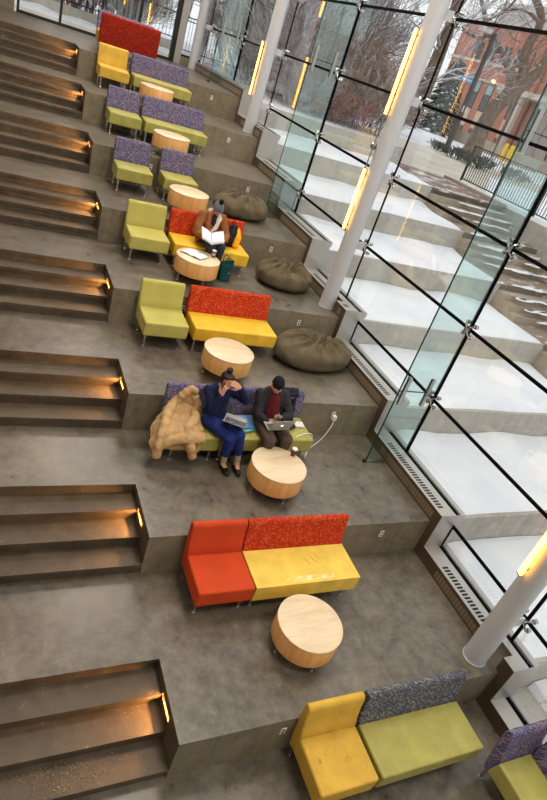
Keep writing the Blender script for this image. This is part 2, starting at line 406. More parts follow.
# ================================================================== indoor tiers
def tier(k, deep=2.0):
    z = H * k; y = D * k; t = R_ / 3
    top = MB()
    # seating side: top slab, with a niche for the step light in its side
    top.poly([(0, y, z), (XR, y, z), (XR, y + deep, z), (0, y + deep, z)])
    top.poly([(XL, y + R_, z), (0, y + R_, z), (0, y + deep + .03, z), (XL, y + deep + .03, z)])
    o = top.build('floor', 'floor'); struct(o)
    r = MB()
    r.poly([(0, y, z - H - .02), (XR, y, z - H - .02), (XR, y, z), (0, y, z)])
    struct(r.build('floor', 'riser'))
    # side wall of the flight with the lamp niche
    s = MB(); n0, n1, m0, m1 = y + .31, y + .585, z - .165, z - .105
    zb = z - H - .02
    s.poly([(0, y, zb), (0, n0, zb), (0, n0, z), (0, y, z)])
    s.poly([(0, n1, zb), (0, y + R_ + .03, zb), (0, y + R_ + .03, z - .004), (0, y + R_, z), (0, n1, z)])
    s.poly([(0, n0, zb), (0, n1, zb), (0, n1, m0), (0, n0, m0)])
    s.poly([(0, n0, m1), (0, n1, m1), (0, n1, z), (0, n0, z)])
    d = .055
    s.poly([(0, n0, m0), (0, n1, m0), (d, n1, m0), (d, n0, m0)]); s.poly([(0, n0, m1), (0, n1, m1), (d, n1, m1), (d, n0, m1)])
    s.poly([(0, n0, m0), (d, n0, m0), (d, n0, m1), (0, n0, m1)]); s.poly([(0, n1, m0), (d, n1, m0), (d, n1, m1), (0, n1, m1)])
    s.poly([(d, n0, m0), (d, n1, m0), (d, n1, m1), (d, n0, m1)])
    struct(s.build('floor', 'stair'))
    st = MB()
    for i in range(4):
        yy = y + R_ - i * t; zt = z - i * H / 4
        # riser with a recessed shadow groove, then tread
        st.poly([(XL, yy, zt - .05), (0, yy, zt - .05), (0, yy, zt), (XL, yy, zt)])
        st.poly([(XL, yy, zt - .05), (0, yy, zt - .05), (0, yy + .022, zt - .05), (XL, yy + .022, zt - .05)])
        st.poly([(XL, yy + .022, zt - H / 4), (0, yy + .022, zt - H / 4), (0, yy + .022, zt - .05), (XL, yy + .022, zt - .05)])
        if i < 3: st.poly([(XL, yy - t, zt - H / 4), (0, yy - t, zt - H / 4), (0, yy + .022, zt - H / 4), (XL, yy + .022, zt - H / 4)])
    struct(st.build('floor', 'stair'))
    return n0, n1, m0, m1
niches = []
for k in range(0, 8): niches.append(tier(k, 5.6 if k == 7 else 2.0))
struct(MB().poly([(XL, -7, -H), (XR + .25, -7, -H), (XR + .25, 0.03, -H), (XL, 0.03, -H)]).build('floor', 'floor'))
which = ['lowest', 'second lowest', 'third lowest', 'fourth lowest', 'fourth highest', 'third highest', 'second highest', 'topmost']
for k, (n0, n1, m0, m1) in enumerate(niches):
    e = empty('step_light', (.03, (n0 + n1) / 2, m0), 0, 'warm slot lamp in the side wall of the %s stair flight' % which[k], 'step light', 'slot lamps in the stair side walls')
    hl = (n1 - n0) / 2
    MB().box(.012, .0245, -hl + .004, hl - .004, .044, .0575).build('lamp_lens', 'stepled', e)
    fr = MB()
    a = hl - .001
    fr.box(-.034, -.0302, -a - .012, a + .012, -.012, .0); fr.box(-.034, -.0302, -a - .012, a + .012, .06, .072)
    fr.box(-.034, -.0302, -a - .012, -a, 0, .06); fr.box(-.034, -.0302, a, a + .012, 0, .06)
    fr.build('lamp_trim', 'bronze_shaded_alu', e)
    ld = bpy.data.lights.new('step_lamp', 'AREA'); ld.shape = 'RECTANGLE'; ld.size = .24; ld.size_y = .016; ld.energy = 11; ld.color = (1, .47, .13); ld.spread = 2.6
    lo = bpy.data.objects.new('step_lamp', ld); COL.objects.link(lo)
    lo.parent = e; lo.location = (.008, 0, .048)
    lo.rotation_euler = (pi / 2, 0, pi / 2)

rg = random.Random(4); m = MB()
for i in range(420):
    x = rg.gauss(-.95, .33); y_ = rg.uniform(.02, .28); r = rg.uniform(.003, .008); 
    if x > -.03 or x < -2: continue
    m.ell((x, y_, -.45 + r * .6), (r, r * rg.uniform(.7, 1.2), r * .7), 5, 3)
tag(m.build('gravel', 'gravel', None), 'loose winter grit scattered on the lowest tread of the nearest stairs', 'gravel', None, 'stuff')

# ================================================================== room shell
struct(MB().box(XL - .2, XL, -7, 19.6, -.8, 9.4).build('wall_left', 'wallpaint'))
struct(MB().box(XL, 4.5, -7.2, -7, -.8, 9.4).build('wall_front', 'wallpaint'))
struct(MB().box(XL, -1.3, 19.4, 19.6, 4.2, 9.4).build('wall_back', 'riser'))
struct(MB().box(-1.3, 4.4, 19.4, 19.6, 8.2, 9.4).build('wall_back', 'wallpaint'))
struct(MB().box(XL - .2, 4.7, -7.2, 19.7, 9.4, 9.6).build('ceiling', 'ceilpaint'))
# back windows: black frames and panes
bx_ = [-1.2, -.03, 1.12, 2.27, 3.42]
for i in range(4):
    a, b_ = bx_[i], bx_[i + 1]
    w = MB().box(a + .04, b_ - .04, 19.47, 19.482, 4.28, 8.2).build('window_%d' % (i + 1), 'glass'); struct(w)
    f = MB(); f.box(a - .035, a + .035, 19.4, 19.52, 4.2, 8.2); f.box(a + .035, b_ - .035, 19.4, 19.52, 4.2, 4.28); f.box(a + .035, b_ - .035, 19.4, 19.52, 6.6, 6.66)
    f.build('window_frame', 'black', w)
    if i == 1 or i == 2:
        MB().cyl((b_ - .09 if i == 1 else a + .09, 19.37, 5.0), (b_ - .09 if i == 1 else a + .09, 19.37, 5.5), .016, n=8).build('handle', 'black', w)
struct(MB().box(3.36, 3.50, 19.36, 19.54, 4.2, 8.2).build('trim_1', 'black'))
struct(MB().box(3.50, 3.72, 19.38, 19.52, 4.2, 8.2).build('trim_2', 'alu'))
w = struct(MB().box(3.75, 4.42, 19.47, 19.482, 4.5, 8.2).build('window_5', 'glass'))
f = MB(); f.box(3.72, 4.42, 19.44, 19.52, 4.44, 4.5); f.box(3.72, 4.42, 19.45, 19.50, 5.45, 5.48); f.box(3.72, 4.42, 19.45, 19.50, 6.7, 6.73); f.build('window_frame', 'black', w)
struct(MB().box(3.72, 4.42, 19.4, 19.56, 4.2, 4.44).build('trim_3', 'riser'))

# fill light panels added on the unseen ceiling to brighten the interior
rows_ = ['front', 'second', 'third', 'rear']
for i, yy in enumerate((-2.5, 3.5, 9.5, 15.0)):
    for j, xx in enumerate((-3.2, 1.6)):
        e = empty('fill_light', (xx, yy, 9.30), 0, 'added white square fill light panel in the %s row over the %s' % (rows_[i], 'stairs' if j == 0 else 'seats'), 'fill light', 'added fill light panels on the ceiling')
        MB().box(-.95, .95, -.95, .95, .0, .04).build('diffuser', 'panel', e)
        f = MB(); f.box(-1, -.95, -1, 1, -.005, .1); f.box(.95, 1, -1, 1, -.005, .1); f.box(-.95, .95, -1, -.95, -.005, .1); f.box(-.95, .95, .95, 1, -.005, .1); f.build('frame', 'white', e)
        ld = bpy.data.lights.new('lamp', 'AREA'); ld.shape = 'SQUARE'; ld.size = 1.9; ld.energy = (30, 285)[j]; ld.color = (1, .93, .85)  # added fill light for the interior, no known source
        lo = bpy.data.objects.new('lamp', ld); COL.objects.link(lo); lo.parent = e; lo.location = (0, 0, -.01)

# ================================================================== glass wall along x = GX
steps = [(D * k - .14, H * k + .22) for k in range(-1, 8)]   # y where the sill of tier k begins, its height
def sill(y):
    h = -H + .22
    for y0, z0 in steps:
        if y >= y0 - 1e-6: h = max(h, z0)
    return h
jy = [-2.9, .25, 3.31, 6.5, 9.62, 12.75, 15.87, 19.4]
jz = [.61 + 1.22 * n for n in range(-1, 8)]
npane = 6
for a, b_ in zip(jy, jy[1:]):
    for z0, z1 in zip([-2] + jz, jz):
        ys = [a] + [y0 for y0, _ in steps if a + .01 < y0 < b_ - .01] + [b_]
        segs = [(p, q, max(z0, sill(p + .02) + .01)) for p, q in zip(ys, ys[1:])]
        segs = [s for s in segs if s[2] < z1 - .03]
        if not segs: continue
        pr = []
        for p, q, h in segs: pr += [(p, h), (q, h)]
        pr += [(segs[-1][1], z1), (segs[0][0], z1)]
        out = []
        for p in pr:
            if not out or (abs(out[-1][0] - p[0]) + abs(out[-1][1] - p[1])) > 1e-4: out.append(p)
        x = GX((a + b_) / 2)
        npane += 1
        w = struct(MB().prism(out, x, x + .014).build('window_%d' % npane, 'glass'))
        g = MB(); e = .023
        g.box(x - .006, x + .018, segs[0][0], segs[-1][1], z1 - e, z1)
        for p_, q_, h_ in segs:
            if abs(h_ - z0) < .02: g.box(x - .006, x + .018, p_, q_, z0, z0 + e)
        g.box(x - .006, x + .018, segs[0][0], segs[0][0] + e, segs[0][2], z1)
        g.box(x - .006, x + .018, segs[-1][1] - e, segs[-1][1], segs[-1][2], z1)
        g.build('gasket', 'rubber', w)
# radiators / sills, one per tier
rad_lab = ['in front of the purple corner seat', 'beside the foreground column', 'beside the first tall glass fin', 'beside the largest beanbag', 'beside the beanbag next to the second column', 'beside the farthest beanbag', 'beside the riser below the third column', 'at the foot of the third column', 'at the top landing']
for k in range(-1, 8):
    y0 = D * k - .14; y1 = y0 + D if k < 7 else 19.4; zb = H * k - (H - .22 if k > -1 else 0); zt = H * k + .22
    if k == -1: y0 = -5
    e = empty('radiator', (XR, y0, zb), 0, 'long low metal radiator sill %s' % rad_lab[k + 1], 'radiator', 'radiator sills along the glass wall')
    L = y1 - y0; h = zt - zb; gx = GX(y0) - XR
    pr = [(.002, 0), (gx - .03, 0), (gx - .03, h), (.002, h)]
    hb = MB(); tp_ = MB()
    cyl_ = [c - y0 for c in (.25, 6.46, 12.66, 19.0) if .3 < c - y0 < L - .2]; cyl_ = cyl_[0] if cyl_ else None
    for a_, b_, x_ in ([(0.0, L - .004, .003)] if cyl_ is None else [(0, cyl_ - .2, .003), (cyl_ - .2, cyl_ + .2, .16), (cyl_ + .2, L - .004, .003)]):
        hb.box(x_, gx - .05, a_, b_, .004, h); tp_.box(x_ - .007, gx - .055, a_ - (.004 if a_ == 0 else 0), b_, h, h + .006)
    hb.box(.003, gx - .05, L - .004, L + .30, .004, h - .002); hb.build('housing', 'bronze_shaded_alu', e)
    tp_.build('top_plate', 'alu', e)
    MB().box(.0, gx + .10, -.010, -.001, .007, h + .006).build('end_plate', 'alu', e)
    s = MB(); s.box(gx + .04, gx + .13, 0, L - .004, h - .1, h + .004)
    s.build('outer_sill', 'alu', e)
    MB().box(gx - .05, gx + .039, 0, L - .004, h - .1, h - .02).build('glazing_channel', 'rubber', e)
    ends = [(.16, L - .32)] if cyl_ is None else [(.16, cyl_ - .27), (cyl_ + .25, L - .32)]
    for ya, yb in ends:
        n = int((yb - ya) / .058)
        if n < 2: continue
        n = min(n, 90); g = MB(); f = MB()
        for i in range(n):
            q = ya + i * .058
            g.box(.050, .150, q, q + .034, h + .0061, h + .0075); f.box(-.0022, .003, q, q + .044, h - .18, h - .065)
        g.build('top_grille', 'slot', e); f.build('front_grille', 'louver', e)

# spider fitting
def spider(parent, x, y, z, arm=0):
    m = MB()
    m.cyl((x - .10, y, z), (x - .03, y, z), .028, n=10)
    for sy in (-1, 1):
        for sz in (-1, 1):
            m.tube([(x - .055, y, z), (x - .06, y + sy * .05, z + sz * .05), (x - .045, y + sy * .085, z + sz * .085), (x + .02, y + sy * .085, z + sz * .085)], .014, 6)
            m.cyl((x - .02, y + sy * .085, z + sz * .085), (x - .006, y + sy * .085, z + sz * .085), .034, n=12)
            m.cyl((x + .015, y + sy * .085, z + sz * .085), (x + .03, y + sy * .085, z + sz * .085), .03, n=12)
    o = m.build('spider_fitting', 'chrome', parent, smooth=True); sharp(o)
    return o
# columns
cols = [(3.905, .25, 0., 'thick white round column in the foreground by the radiator', [(1.48, 2.7), (3.4, 4.6)]),
        (4.05, 6.46, 1.8, 'tall white round column rising between two beanbags', [(3.26, 4.34), (5.17, 6.43)]),
        (4.06, 12.66, 3.6, 'white round column standing beyond the farthest beanbag', [(4.42, 5.62), (6.45, 7.6)]),
        (4.07, 19.0, 4.2, 'farthest white round column at the back windows', [])]
for cx, cy, cz, lab, strips in cols:
    e = empty('column', (cx, cy, cz), 0, lab, 'column', 'white columns along the glass wall')
    o = MB().lathe([(.145, 0), (.145, 9.4 - cz)], n=40).build('shaft', 'white', e, smooth=True); sharp(o)
    o = MB().lathe([(.155, 0.001), (.155, .012), (.146, .014)], n=40).build('base_ring', 'white', e, smooth=True); sharp(o)
    for z in jz:
        if z < cz + .5 or z > 8.8: continue
        br = MB().box(.12, GX(cy) - cx - .09, -.012, .012, z - cz - .07, z - cz + .07).build('bracket_arm', 'white', e)
        sp = spider(br, GX(cy) - cx, 0, z - cz)
    for i, (a, b_) in enumerate(strips):
        ax, ay = -.96, .28
        where = 'upper' if i else 'lower'
        nm = {.25: 'foreground', 6.46: 'second', 12.66: 'third'}[cy]
        t = empty('strip_light', (cx + ax * .205, cy + ay * .205, a), math.atan2(ay, ax), 'glowing warm vertical strip lamp, %s one on the %s white column' % (where, nm), 'strip light', 'strip lamps on the columns')
        MB().box(-.006, .016, -.028, .028, 0.02, b_ - a - .02).build('diffuser', 'strip', t); MB().box(-.020, -.0061, -.026, .026, 0.02, b_ - a - .02).build('rear_diffuser', 'amber', t)
        for q in (0, b_ - a - .02): MB().box(-.024, .018, -.036, .036, q, q + .02).build('end_cap', 'steel', t)
        for q in (.1, b_ - a - .1): MB().box(-.062, -.020, -.012, .012, q - .015, q + .015).build('bracket', 'steel', t)
        if i == 0 and cy == 6.46:
            kb = MB(); kb.tube([(0, 0, b_ - a), (0, 0, b_ - a + .82)], .011, 8); kb.build('link_rod', 'steel', t)
            MB().ell((-.02, -.05, b_ - a + .35), .06, 14, 10).build('junction_knob', 'steel', t, smooth=True)
# glass fins
fins = [(3.31, .6, 'nearest tall teal glass fin standing behind the foreground loveseat row'), (9.62, 2.4, 'middle tall teal glass fin rising beside the farthest beanbag'), (15.87, 4.2, 'farthest teal glass fin at the top landing')]
for y, z, lab in fins:
    e = empty('glass_fin', (GX(y), y, z), 0, lab, 'glass fin', 'glass fins bracing the glass wall')
    a, b_ = -.72, -.03
    sx = XR - GX(y) - .012       # radiator face
    out = [(a, .03), (sx, .03), (sx, .24), (b_, .24), (b_, 9.3 - z), (a, 9.3 - z)]
    p = MB().prism([(q[0], q[1]) for q in out], -.009, .009, 'y').build('glass_pane', 'fin', e)
    ed = MB(); ed.box(a - .007, a + .001, -.012, .012, .03, 9.3 - z); ed.build('polished_edge', 'finedge', e)
    MB().box(b_ - .004, b_ + .026, -.014, .014, .24, 9.3 - z).build('silicone_joint', 'rubber', e)
    MB().box(a, sx, -.022, .022, 0, .03).build('floor_shoe', 'steel', e)
    MB().box(a - .05, a, -.022, .022, 0, .05).build('shoe_cap', 'black', e)
    for zz in jz:
        if zz < z + .15 or zz > 9: continue
        spider(e, 0, 0, zz - z)
    for zz in (1.95, 5.61):
        if zz < z + .5: continue
        for xx in (a + .09, b_ - .16):
            for s in (-1, 1):
                MB().box(xx - .03, xx + .03, s * .010 if s > 0 else -.024, .024 if s > 0 else -.010, zz - z - .24, zz - z + .24).build('splice_plate', 'steel', e, bevel=.003)
        MB().box(a, b_, -.0095, .0095, zz - z - .006, zz - z + .006).build('splice_joint', 'finedge', e)

# ================================================================== seating
# profile in (y, z): y = 0 at the front of the seat, unit centred at y = .36
SEAT = [(-.355, .215), (-.365, .445), (.19, .458), (.235, .215)]
BACK = [(.175, .45), (.212, .56), (.238, .70), (.247, .81), (.262, .85), (.295, .868), (.330, .856), (.348, .80), (.335, .60), (.312, .38), (.285, .205), (.225, .205)]
def leg(parent, x, y):
    m = MB(); m.cyl((x, y, 0), (x, y, .012), .026, .022, 12); m.cyl((x, y, .012), (x, y, .225), .017, .021, 12)
    o = m.build('leg', 'chrome', parent, smooth=True); sharp(o); return o
protos = {}
def seat_unit(w, seat_m, back_m, kind):
    key = (w, seat_m, back_m)
    if key in protos: return copy_tree(protos[key])
    e = empty(kind, (0, 0, 0))
    hw = w / 2
    m = MB(); m.prism(SEAT, -hw, hw)
    if seat_m == 'yellow_worn':
        for a, b_, c in (((.13, .12), (.17, -.02), (.27, -.15)), ((.06, .05), (.09, -.06), (.15, -.15)), ((.22, .10), (.25, 0), (.30, -.08))):
            m.tube([(a[0], a[1], .4535), (b_[0], b_[1], .4545), (c[0], c[1], .446)], [.002, .008, .002], 6)
    s = m.build('seat', seat_m, e, smooth=True, bevel=.026, seg=3)
    b_ = MB().prism(BACK, -hw, hw).build('backrest', back_m, e, smooth=True, bevel=.024, seg=3)
    ins = .07
    for x in (-hw + ins, hw - ins):
        leg(e, x, -.25); leg(e, x, .25)
    protos[key] = e
    return e
GC = 'single lounge chairs on the tiers'; GL = 'two seat loungers on the tiers'
def place(kind, k, xc, yf, w, sm, bm_, label, rz=0):
    o = seat_unit(w, sm, bm_, kind)
    o.location = (xc, D * k + yf + .36, H * k); o.rotation_euler = (0, 0, rz)
    tag(o, label, 'chair' if kind == 'lounge_chair' else 'sofa', GC if kind == 'lounge_chair' else GL)
    return o
CW, LW = .685, 1.425
FY = 1.265
place('lounge_chair', -1, 1.612, 1.315, CW, 'gold', 'gold2', 'stained golden yellow armless chair at the bottom, joined to the green loveseat')
place('loveseat', -1, 2.695, 1.315, 1.40, 'green', 'grey', 'green loveseat with grey patterned back in the foreground')
place('lounge_chair', 0, .775, FY + .02, CW, 'orange', 'orange', 'plain orange armless chair beside the worn yellow loveseat')
place('loveseat', 0, 1.838, FY + .02, LW, 'yellow_worn', 'redpat', 'worn yellow loveseat with red patterned back behind the nearest round table')
place('lounge_chair', 1, .805, FY, CW, 'green', 'purple', 'green chair with purple patterned back half covered by the beige jacket')
place('loveseat', 1, 1.87, FY, LW, 'green', 'purple', 'green and purple loveseat on which two people with laptops sit')
place('lounge_chair', 2, .722, FY - .01, CW, 'lime', 'lime', 'plain lime green chair beside the empty yellow loveseat')
place('loveseat', 2, 1.875, FY - .01, LW, 'yellow', 'redpat', 'empty yellow loveseat with red patterned back next to the largest beanbag')
place('lounge_chair', 3, .735, FY - .05, CW, 'lime', 'lime', 'plain lime green chair beside the reading person')
place('loveseat', 3, 1.875, FY - .05, LW, 'yellow', 'redpat', 'yellow loveseat with red back holding the reader and a backpack')
place('lounge_chair', 4, .715, 1.17, CW, 'green', 'purple', 'green chair with purple back, left of the pair sharing one step')
place('lounge_chair', 4, 1.63, 1.17, CW, 'green', 'purple', 'green chair with purple back, right of the pair, behind a round table')
place('lounge_chair', 5, .775, 1.24, CW, 'green', 'purple', 'green chair with purple back beside a matching loveseat, on the third step from the top')
place('loveseat', 5, 1.90, 1.24, LW, 'green', 'purple', 'green and purple loveseat behind the table on the third step from the top')
place('lounge_chair', 6, .745, 1.24, CW, 'gold2', 'gold2', 'plain yellow armless chair on the second highest step below the red sofa back')
place('loveseat', 6, 1.90, 1.24, LW, 'green', 'purple', 'highest green and purple loveseat, right of the plain yellow chair')
place('loveseat', 7, 1.165, .36, LW, 'gold2', 'deepred', 'deep red patterned loveseat on the top landing turned with its back to the stairs', pi)
place('loveseat', 7, 1.25, 1.09, LW, 'gold2', 'purple', 'purple backed loveseat on the top landing facing the deep red one')
# corner seat, bottom right
e = empty('corner_seat', (3.8, -1.06, -H), 0, 'purple backed green corner seat at the lower right edge', 'chair', GC)
m = MB().prism(SEAT, -.36, .20); m.build('seat', 'green', e, smooth=True, bevel=.026, seg=3)
MB().prism(BACK, -.36, .285).build('backrest', 'purple', e, smooth=True, bevel=.024, seg=3)
MB().prism([(p[0] - .055, p[1]) for p in BACK], -.365, .17, 'y').build('backrest', 'purple', e, smooth=True, bevel=.024, seg=3)
for x in (-.30, .2):
    leg(e, x, -.25); leg(e, x, .25)

# round drum tables
def make_table():
    e = empty('drum_table', (0, 0, 0))
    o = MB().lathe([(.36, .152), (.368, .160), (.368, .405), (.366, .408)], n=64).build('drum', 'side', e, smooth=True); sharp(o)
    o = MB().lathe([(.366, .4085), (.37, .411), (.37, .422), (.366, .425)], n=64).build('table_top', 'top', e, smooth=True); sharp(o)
    for a in (-85, 5, 95, 185):
        x, y = .30 * math.cos(math.radians(a)), .30 * math.sin(math.radians(a))
        m = MB(); m.cyl((x, y, 0), (x, y, .012), .024, .02, 12); m.cyl((x, y, .012), (x, y, .16), .014, .017, 12)
        o = m.build('leg', 'chrome', e, smooth=True); sharp(o)
    return e
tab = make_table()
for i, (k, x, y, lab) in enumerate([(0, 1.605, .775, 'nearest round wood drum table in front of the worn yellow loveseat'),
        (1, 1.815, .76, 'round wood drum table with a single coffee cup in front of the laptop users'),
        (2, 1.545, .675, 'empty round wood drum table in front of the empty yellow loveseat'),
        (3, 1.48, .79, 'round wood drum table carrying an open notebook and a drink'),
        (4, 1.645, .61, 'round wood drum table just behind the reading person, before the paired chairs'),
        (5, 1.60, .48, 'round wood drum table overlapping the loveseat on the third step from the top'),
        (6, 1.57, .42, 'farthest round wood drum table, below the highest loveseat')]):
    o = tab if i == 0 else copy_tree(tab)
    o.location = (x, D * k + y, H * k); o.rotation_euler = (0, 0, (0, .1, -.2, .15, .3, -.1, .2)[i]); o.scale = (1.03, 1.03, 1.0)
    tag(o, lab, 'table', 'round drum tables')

# outlets on the risers
def outlet():
    e = empty('power_outlet', (0, 0, 0))
    MB().box(-.032, .032, -.008, .0, -.055, .055).build('cover_plate', 'offwhite', e, bevel=.003)
    s = MB()
    for z in (-.024, .024): s.box(-.014, .014, -.0095, -.008, z - .014, z + .014)
    s.build('socket', 'slot', e); return e
po = outlet()
for i, (k, x, lab) in enumerate([(0, 1.15, 'outlet plate on the riser behind the stained golden chair'), (1, 3.33, 'outlet plate on the riser right of the worn yellow loveseat'),
        (2, 3.30, 'outlet on the riser with the white charger plugged in'), (3, 3.33, 'outlet plate on the riser above the largest beanbag'),
        (4, 3.35, 'outlet plate on the riser above the middle beanbag'), (5, 3.36, 'outlet plate on the riser above the farthest beanbag'),
        (6, 3.37, 'outlet plate on the riser below the third white column'), (7, 3.36, 'outlet plate on the topmost riser'),
        (5, 1.17, 'outlet plate on the riser between the two paired chairs'), (4, 1.16, 'outlet plate on the riser between the lime chair and the reader\'s loveseat'), (3, 1.16, 'outlet plate on the riser between the lower lime chair and the empty loveseat'),
        (6, 1.20, 'outlet plate on the riser between chair and loveseat, third step from the top'), (7, 1.18, 'outlet plate on the riser between the plain yellow chair and the highest loveseat')]):
    o = po if i == 0 else copy_tree(po)
    o.location = (x, D * k - .0005, H * k - .20); tag(o, lab, 'outlet', 'outlet plates on the risers')
# charger and cable
e = empty('phone_charger', (3.30, 3.99, .985), 0, 'white charger block plugged into the riser with its long cable', 'charger')
MB().box(-.035, .035, -.075, -.0, -.05, .03).build('charger_block', 'offwhite', e, bevel=.008)
cp = [(0, -.06, -.05), (-.03, -.10, -.12), (-.12, -.16, -.25), (-.26, -.24, -.345), (-.42, -.33, -.375), (-.56, -.46, -.378), (-.68, -.62, -.36), (-.700, -.66, -.2), (-.700, -.62, .05), (-.78, -.60, .086), (-.95, -.66, .09), (-1.05, -.76, .13)]
def smooth_path(pts, n=6):
    pts = [Vector(p) for p in pts]; out = []
    P = [pts[0]] + pts + [pts[-1]]
    for i in range(1, len(P) - 2):
        for j in range(n):
            t_ = j / n; a, b, c, d = P[i - 1], P[i], P[i + 1], P[i + 2]
            out.append(.5 * ((2 * b) + (c - a) * t_ + (2 * a - 5 * b + 4 * c - d) * t_ ** 2 + (3 * b - a - 3 * c + d) * t_ ** 3))
    return out + [pts[-1]]
MB().tube(smooth_path(cp), .006, 6).build('cable', 'offwhite', e, smooth=True)

# beanbags
def beanbag(cx, cy, z, rx, ry, h, seed, lab, pinch=(.10, -.05)):
    def fn(u, v):
        th = 2 * pi * u; ph = v * pi
        sx = math.sin(ph); cz = -math.cos(ph)
        ex = abs(sx) ** .62
        x, y = ex * math.cos(th), ex * math.sin(th)
        zz = cz
        x *= 1 + .05 * math.sin(2 * th + seed) + .03 * math.sin(3 * th + seed * 2)
        y *= 1 + .05 * math.cos(3 * th + seed)
        p = V(x * rx, y * ry, 0)
        zt = h * (.5 + .5 * (cz if cz > 0 else -abs(cz) ** .55))
        r = math.hypot(x - pinch[0], y - pinch[1])
        tp = max(0, cz) ** .5
        ang = math.atan2(y - pinch[1], x - pinch[0])
        nz = noise.noise(V(math.cos(ang) * 2.2, math.sin(ang) * 2.2, seed * 3.1 + r * .8))
        fold = math.sin(9 * ang + 5 * nz + seed) * .5 + math.sin(19 * ang + 9 * nz + seed * 2) * .45 + math.sin(5 * ang - 3 * nz) * .35
        env = math.exp(-((r - .42) / .42) ** 2)
        zt += tp * (.085 * fold * env - .30 * h / .5 * math.exp(-(r / .24) ** 2))
        side = (1 - abs(cz)) * .022 * noise.noise(V(th * 3, cz * 2, seed)) * 2
        p.x *= 1 + side; p.y *= 1 + side
        zt += .02 * noise.noise(V(x * 3, y * 3, seed)) * (1 if cz > -.6 else 0)
        # sag towards the front
        return V(p.x, p.y, max(.004, zt))
    m = MB().grid(fn, 120, 60)
    bmesh.ops.remove_doubles(m.bm, verts=m.bm.verts[:], dist=.0008)
    o = m.build('beanbag', 'suede', None, smooth=True); o.location = (cx, cy, z)
    return tag(o, lab, 'beanbag', 'taupe beanbags beside the glass wall')
beanbag(3.36, 5.33, H * 2, .71, .54, .45, 1.3, 'largest taupe beanbag, beside the empty yellow loveseat and radiator')
beanbag(3.38, 7.19, H * 3, .58, .46, .42, 4.1, 'middle taupe beanbag, right of the reader and behind the second column', (.05, -.05))
beanbag(2.98, 9.24, H * 4, .58, .46, .42, 7.7, 'farthest taupe beanbag, on the step with the paired chairs', (.12, -.05))

# ================================================================== people
def fuse(o, vox, sm=2):
    r = o.modifiers.new('fuse', 'REMESH'); r.mode = 'VOXEL'; r.voxel_size = vox; r.use_smooth_shade = True
    if sm:
        s = o.modifiers.new('soften', 'SMOOTH'); s.iterations = sm; s.factor = .5
    return o
def wrinkle(o, strength, scale, seed=0):
    tx = bpy.data.textures.new('folds', 'CLOUDS'); tx.noise_scale = scale; tx.noise_depth = 2
    d = o.modifiers.new('folds', 'DISPLACE'); d.texture = tx; d.strength = strength; d.mid_level = .5; d.texture_coords = 'LOCAL'
    return o
def frame(fwd, up):
    f = Vector(fwd).normalized(); u = Vector(up); u = (u - f * u.dot(f)).normalized(); r = f.cross(u)
    return r, f, u      # right, forward, up
def head_into(m, c, fwd, up):
    r, f, u = frame(fwd, up); R = Matrix((r, f, u)).transposed(); L = lambda x, y, z: Vector(c) + r * x + f * y + u * z
    m.ell(L(0, -.012, .03), (.074, .092, .092), 20, 14, R)        # skull
    m.ell(L(0, .022, -.035), (.058, .066, .078), 18, 12, R)       # face / jaw
    m.ell(L(0, .055, -.092), (.024, .024, .022), 12, 8, R)        # chin
    m.limb([L(0, .082, .012), L(0, .103, -.024)], [.009, .014], 8)  # nose
    m.limb([L(-.038, .068, .022), L(.038, .068, .022)], [.013, .013], 8)  # brow
    for s in (-1, 1):
        m.ell(L(s * .040, .062, -.030), (.020, .022, .022), 10, 8, R)   # cheeks
        m.ell(L(s * .077, -.008, -.008), (.010, .020, .033), 10, 8, R)  # ears
        m.ell(L(s * .012, .098, -.026), .009, 8, 6)
    m.limb([L(-.018, .084, -.058), L(.018, .084, -.058)], [.010, .010], 8)   # lips
    return L, R
def hand_into(m, w, d, n, thumb, curl=.5, s=1.0, spread=.06):
    """palm + five fingers. w wrist, d finger direction, n back-of-hand normal, thumb = +-1 side"""
    d = Vector(d).normalized(); n = Vector(n); n = (n - d * n.dot(d)).normalized(); sd = d.cross(n) * thumb; w = Vector(w)
    for k in range(4):
        off = (.030 - .020 * k) * s
        m.limb([w + sd * off * .55 + d * .012 * s, w + d * .085 * s + sd * off], [.014 * s, .0125 * s], 8)
    Ls = (.070, .078, .072, .056)
    for k in range(4):
        off = (.030 - .020 * k) * s; base = w + d * .085 * s + sd * off
        dd = (d + sd * (spread * (1.5 - k))).normalized(); pts = [base]; a = curl * .35
        for q in (.45, .32, .23):
            v = dd * math.cos(a) - n * math.sin(a); pts.append(pts[-1] + v * Ls[k] * q * s); a += curl * .8
        m.limb(pts, [.0105 * s, .0098 * s, .009 * s, .008 * s], 8)
    tb = w + d * .025 * s + sd * .024 * s
    v1 = (d * .6 + sd * .75 - n * .25).normalized(); v2 = (d * .9 + sd * .25 - n * .35 * (1 + curl)).normalized()
    m.limb([tb, tb + v1 * .042 * s, tb + v1 * .042 * s + v2 * .032 * s, tb + v1 * .042 * s + v2 * .056 * s], [.015 * s, .0115 * s, .0105 * s, .009 * s], 8)
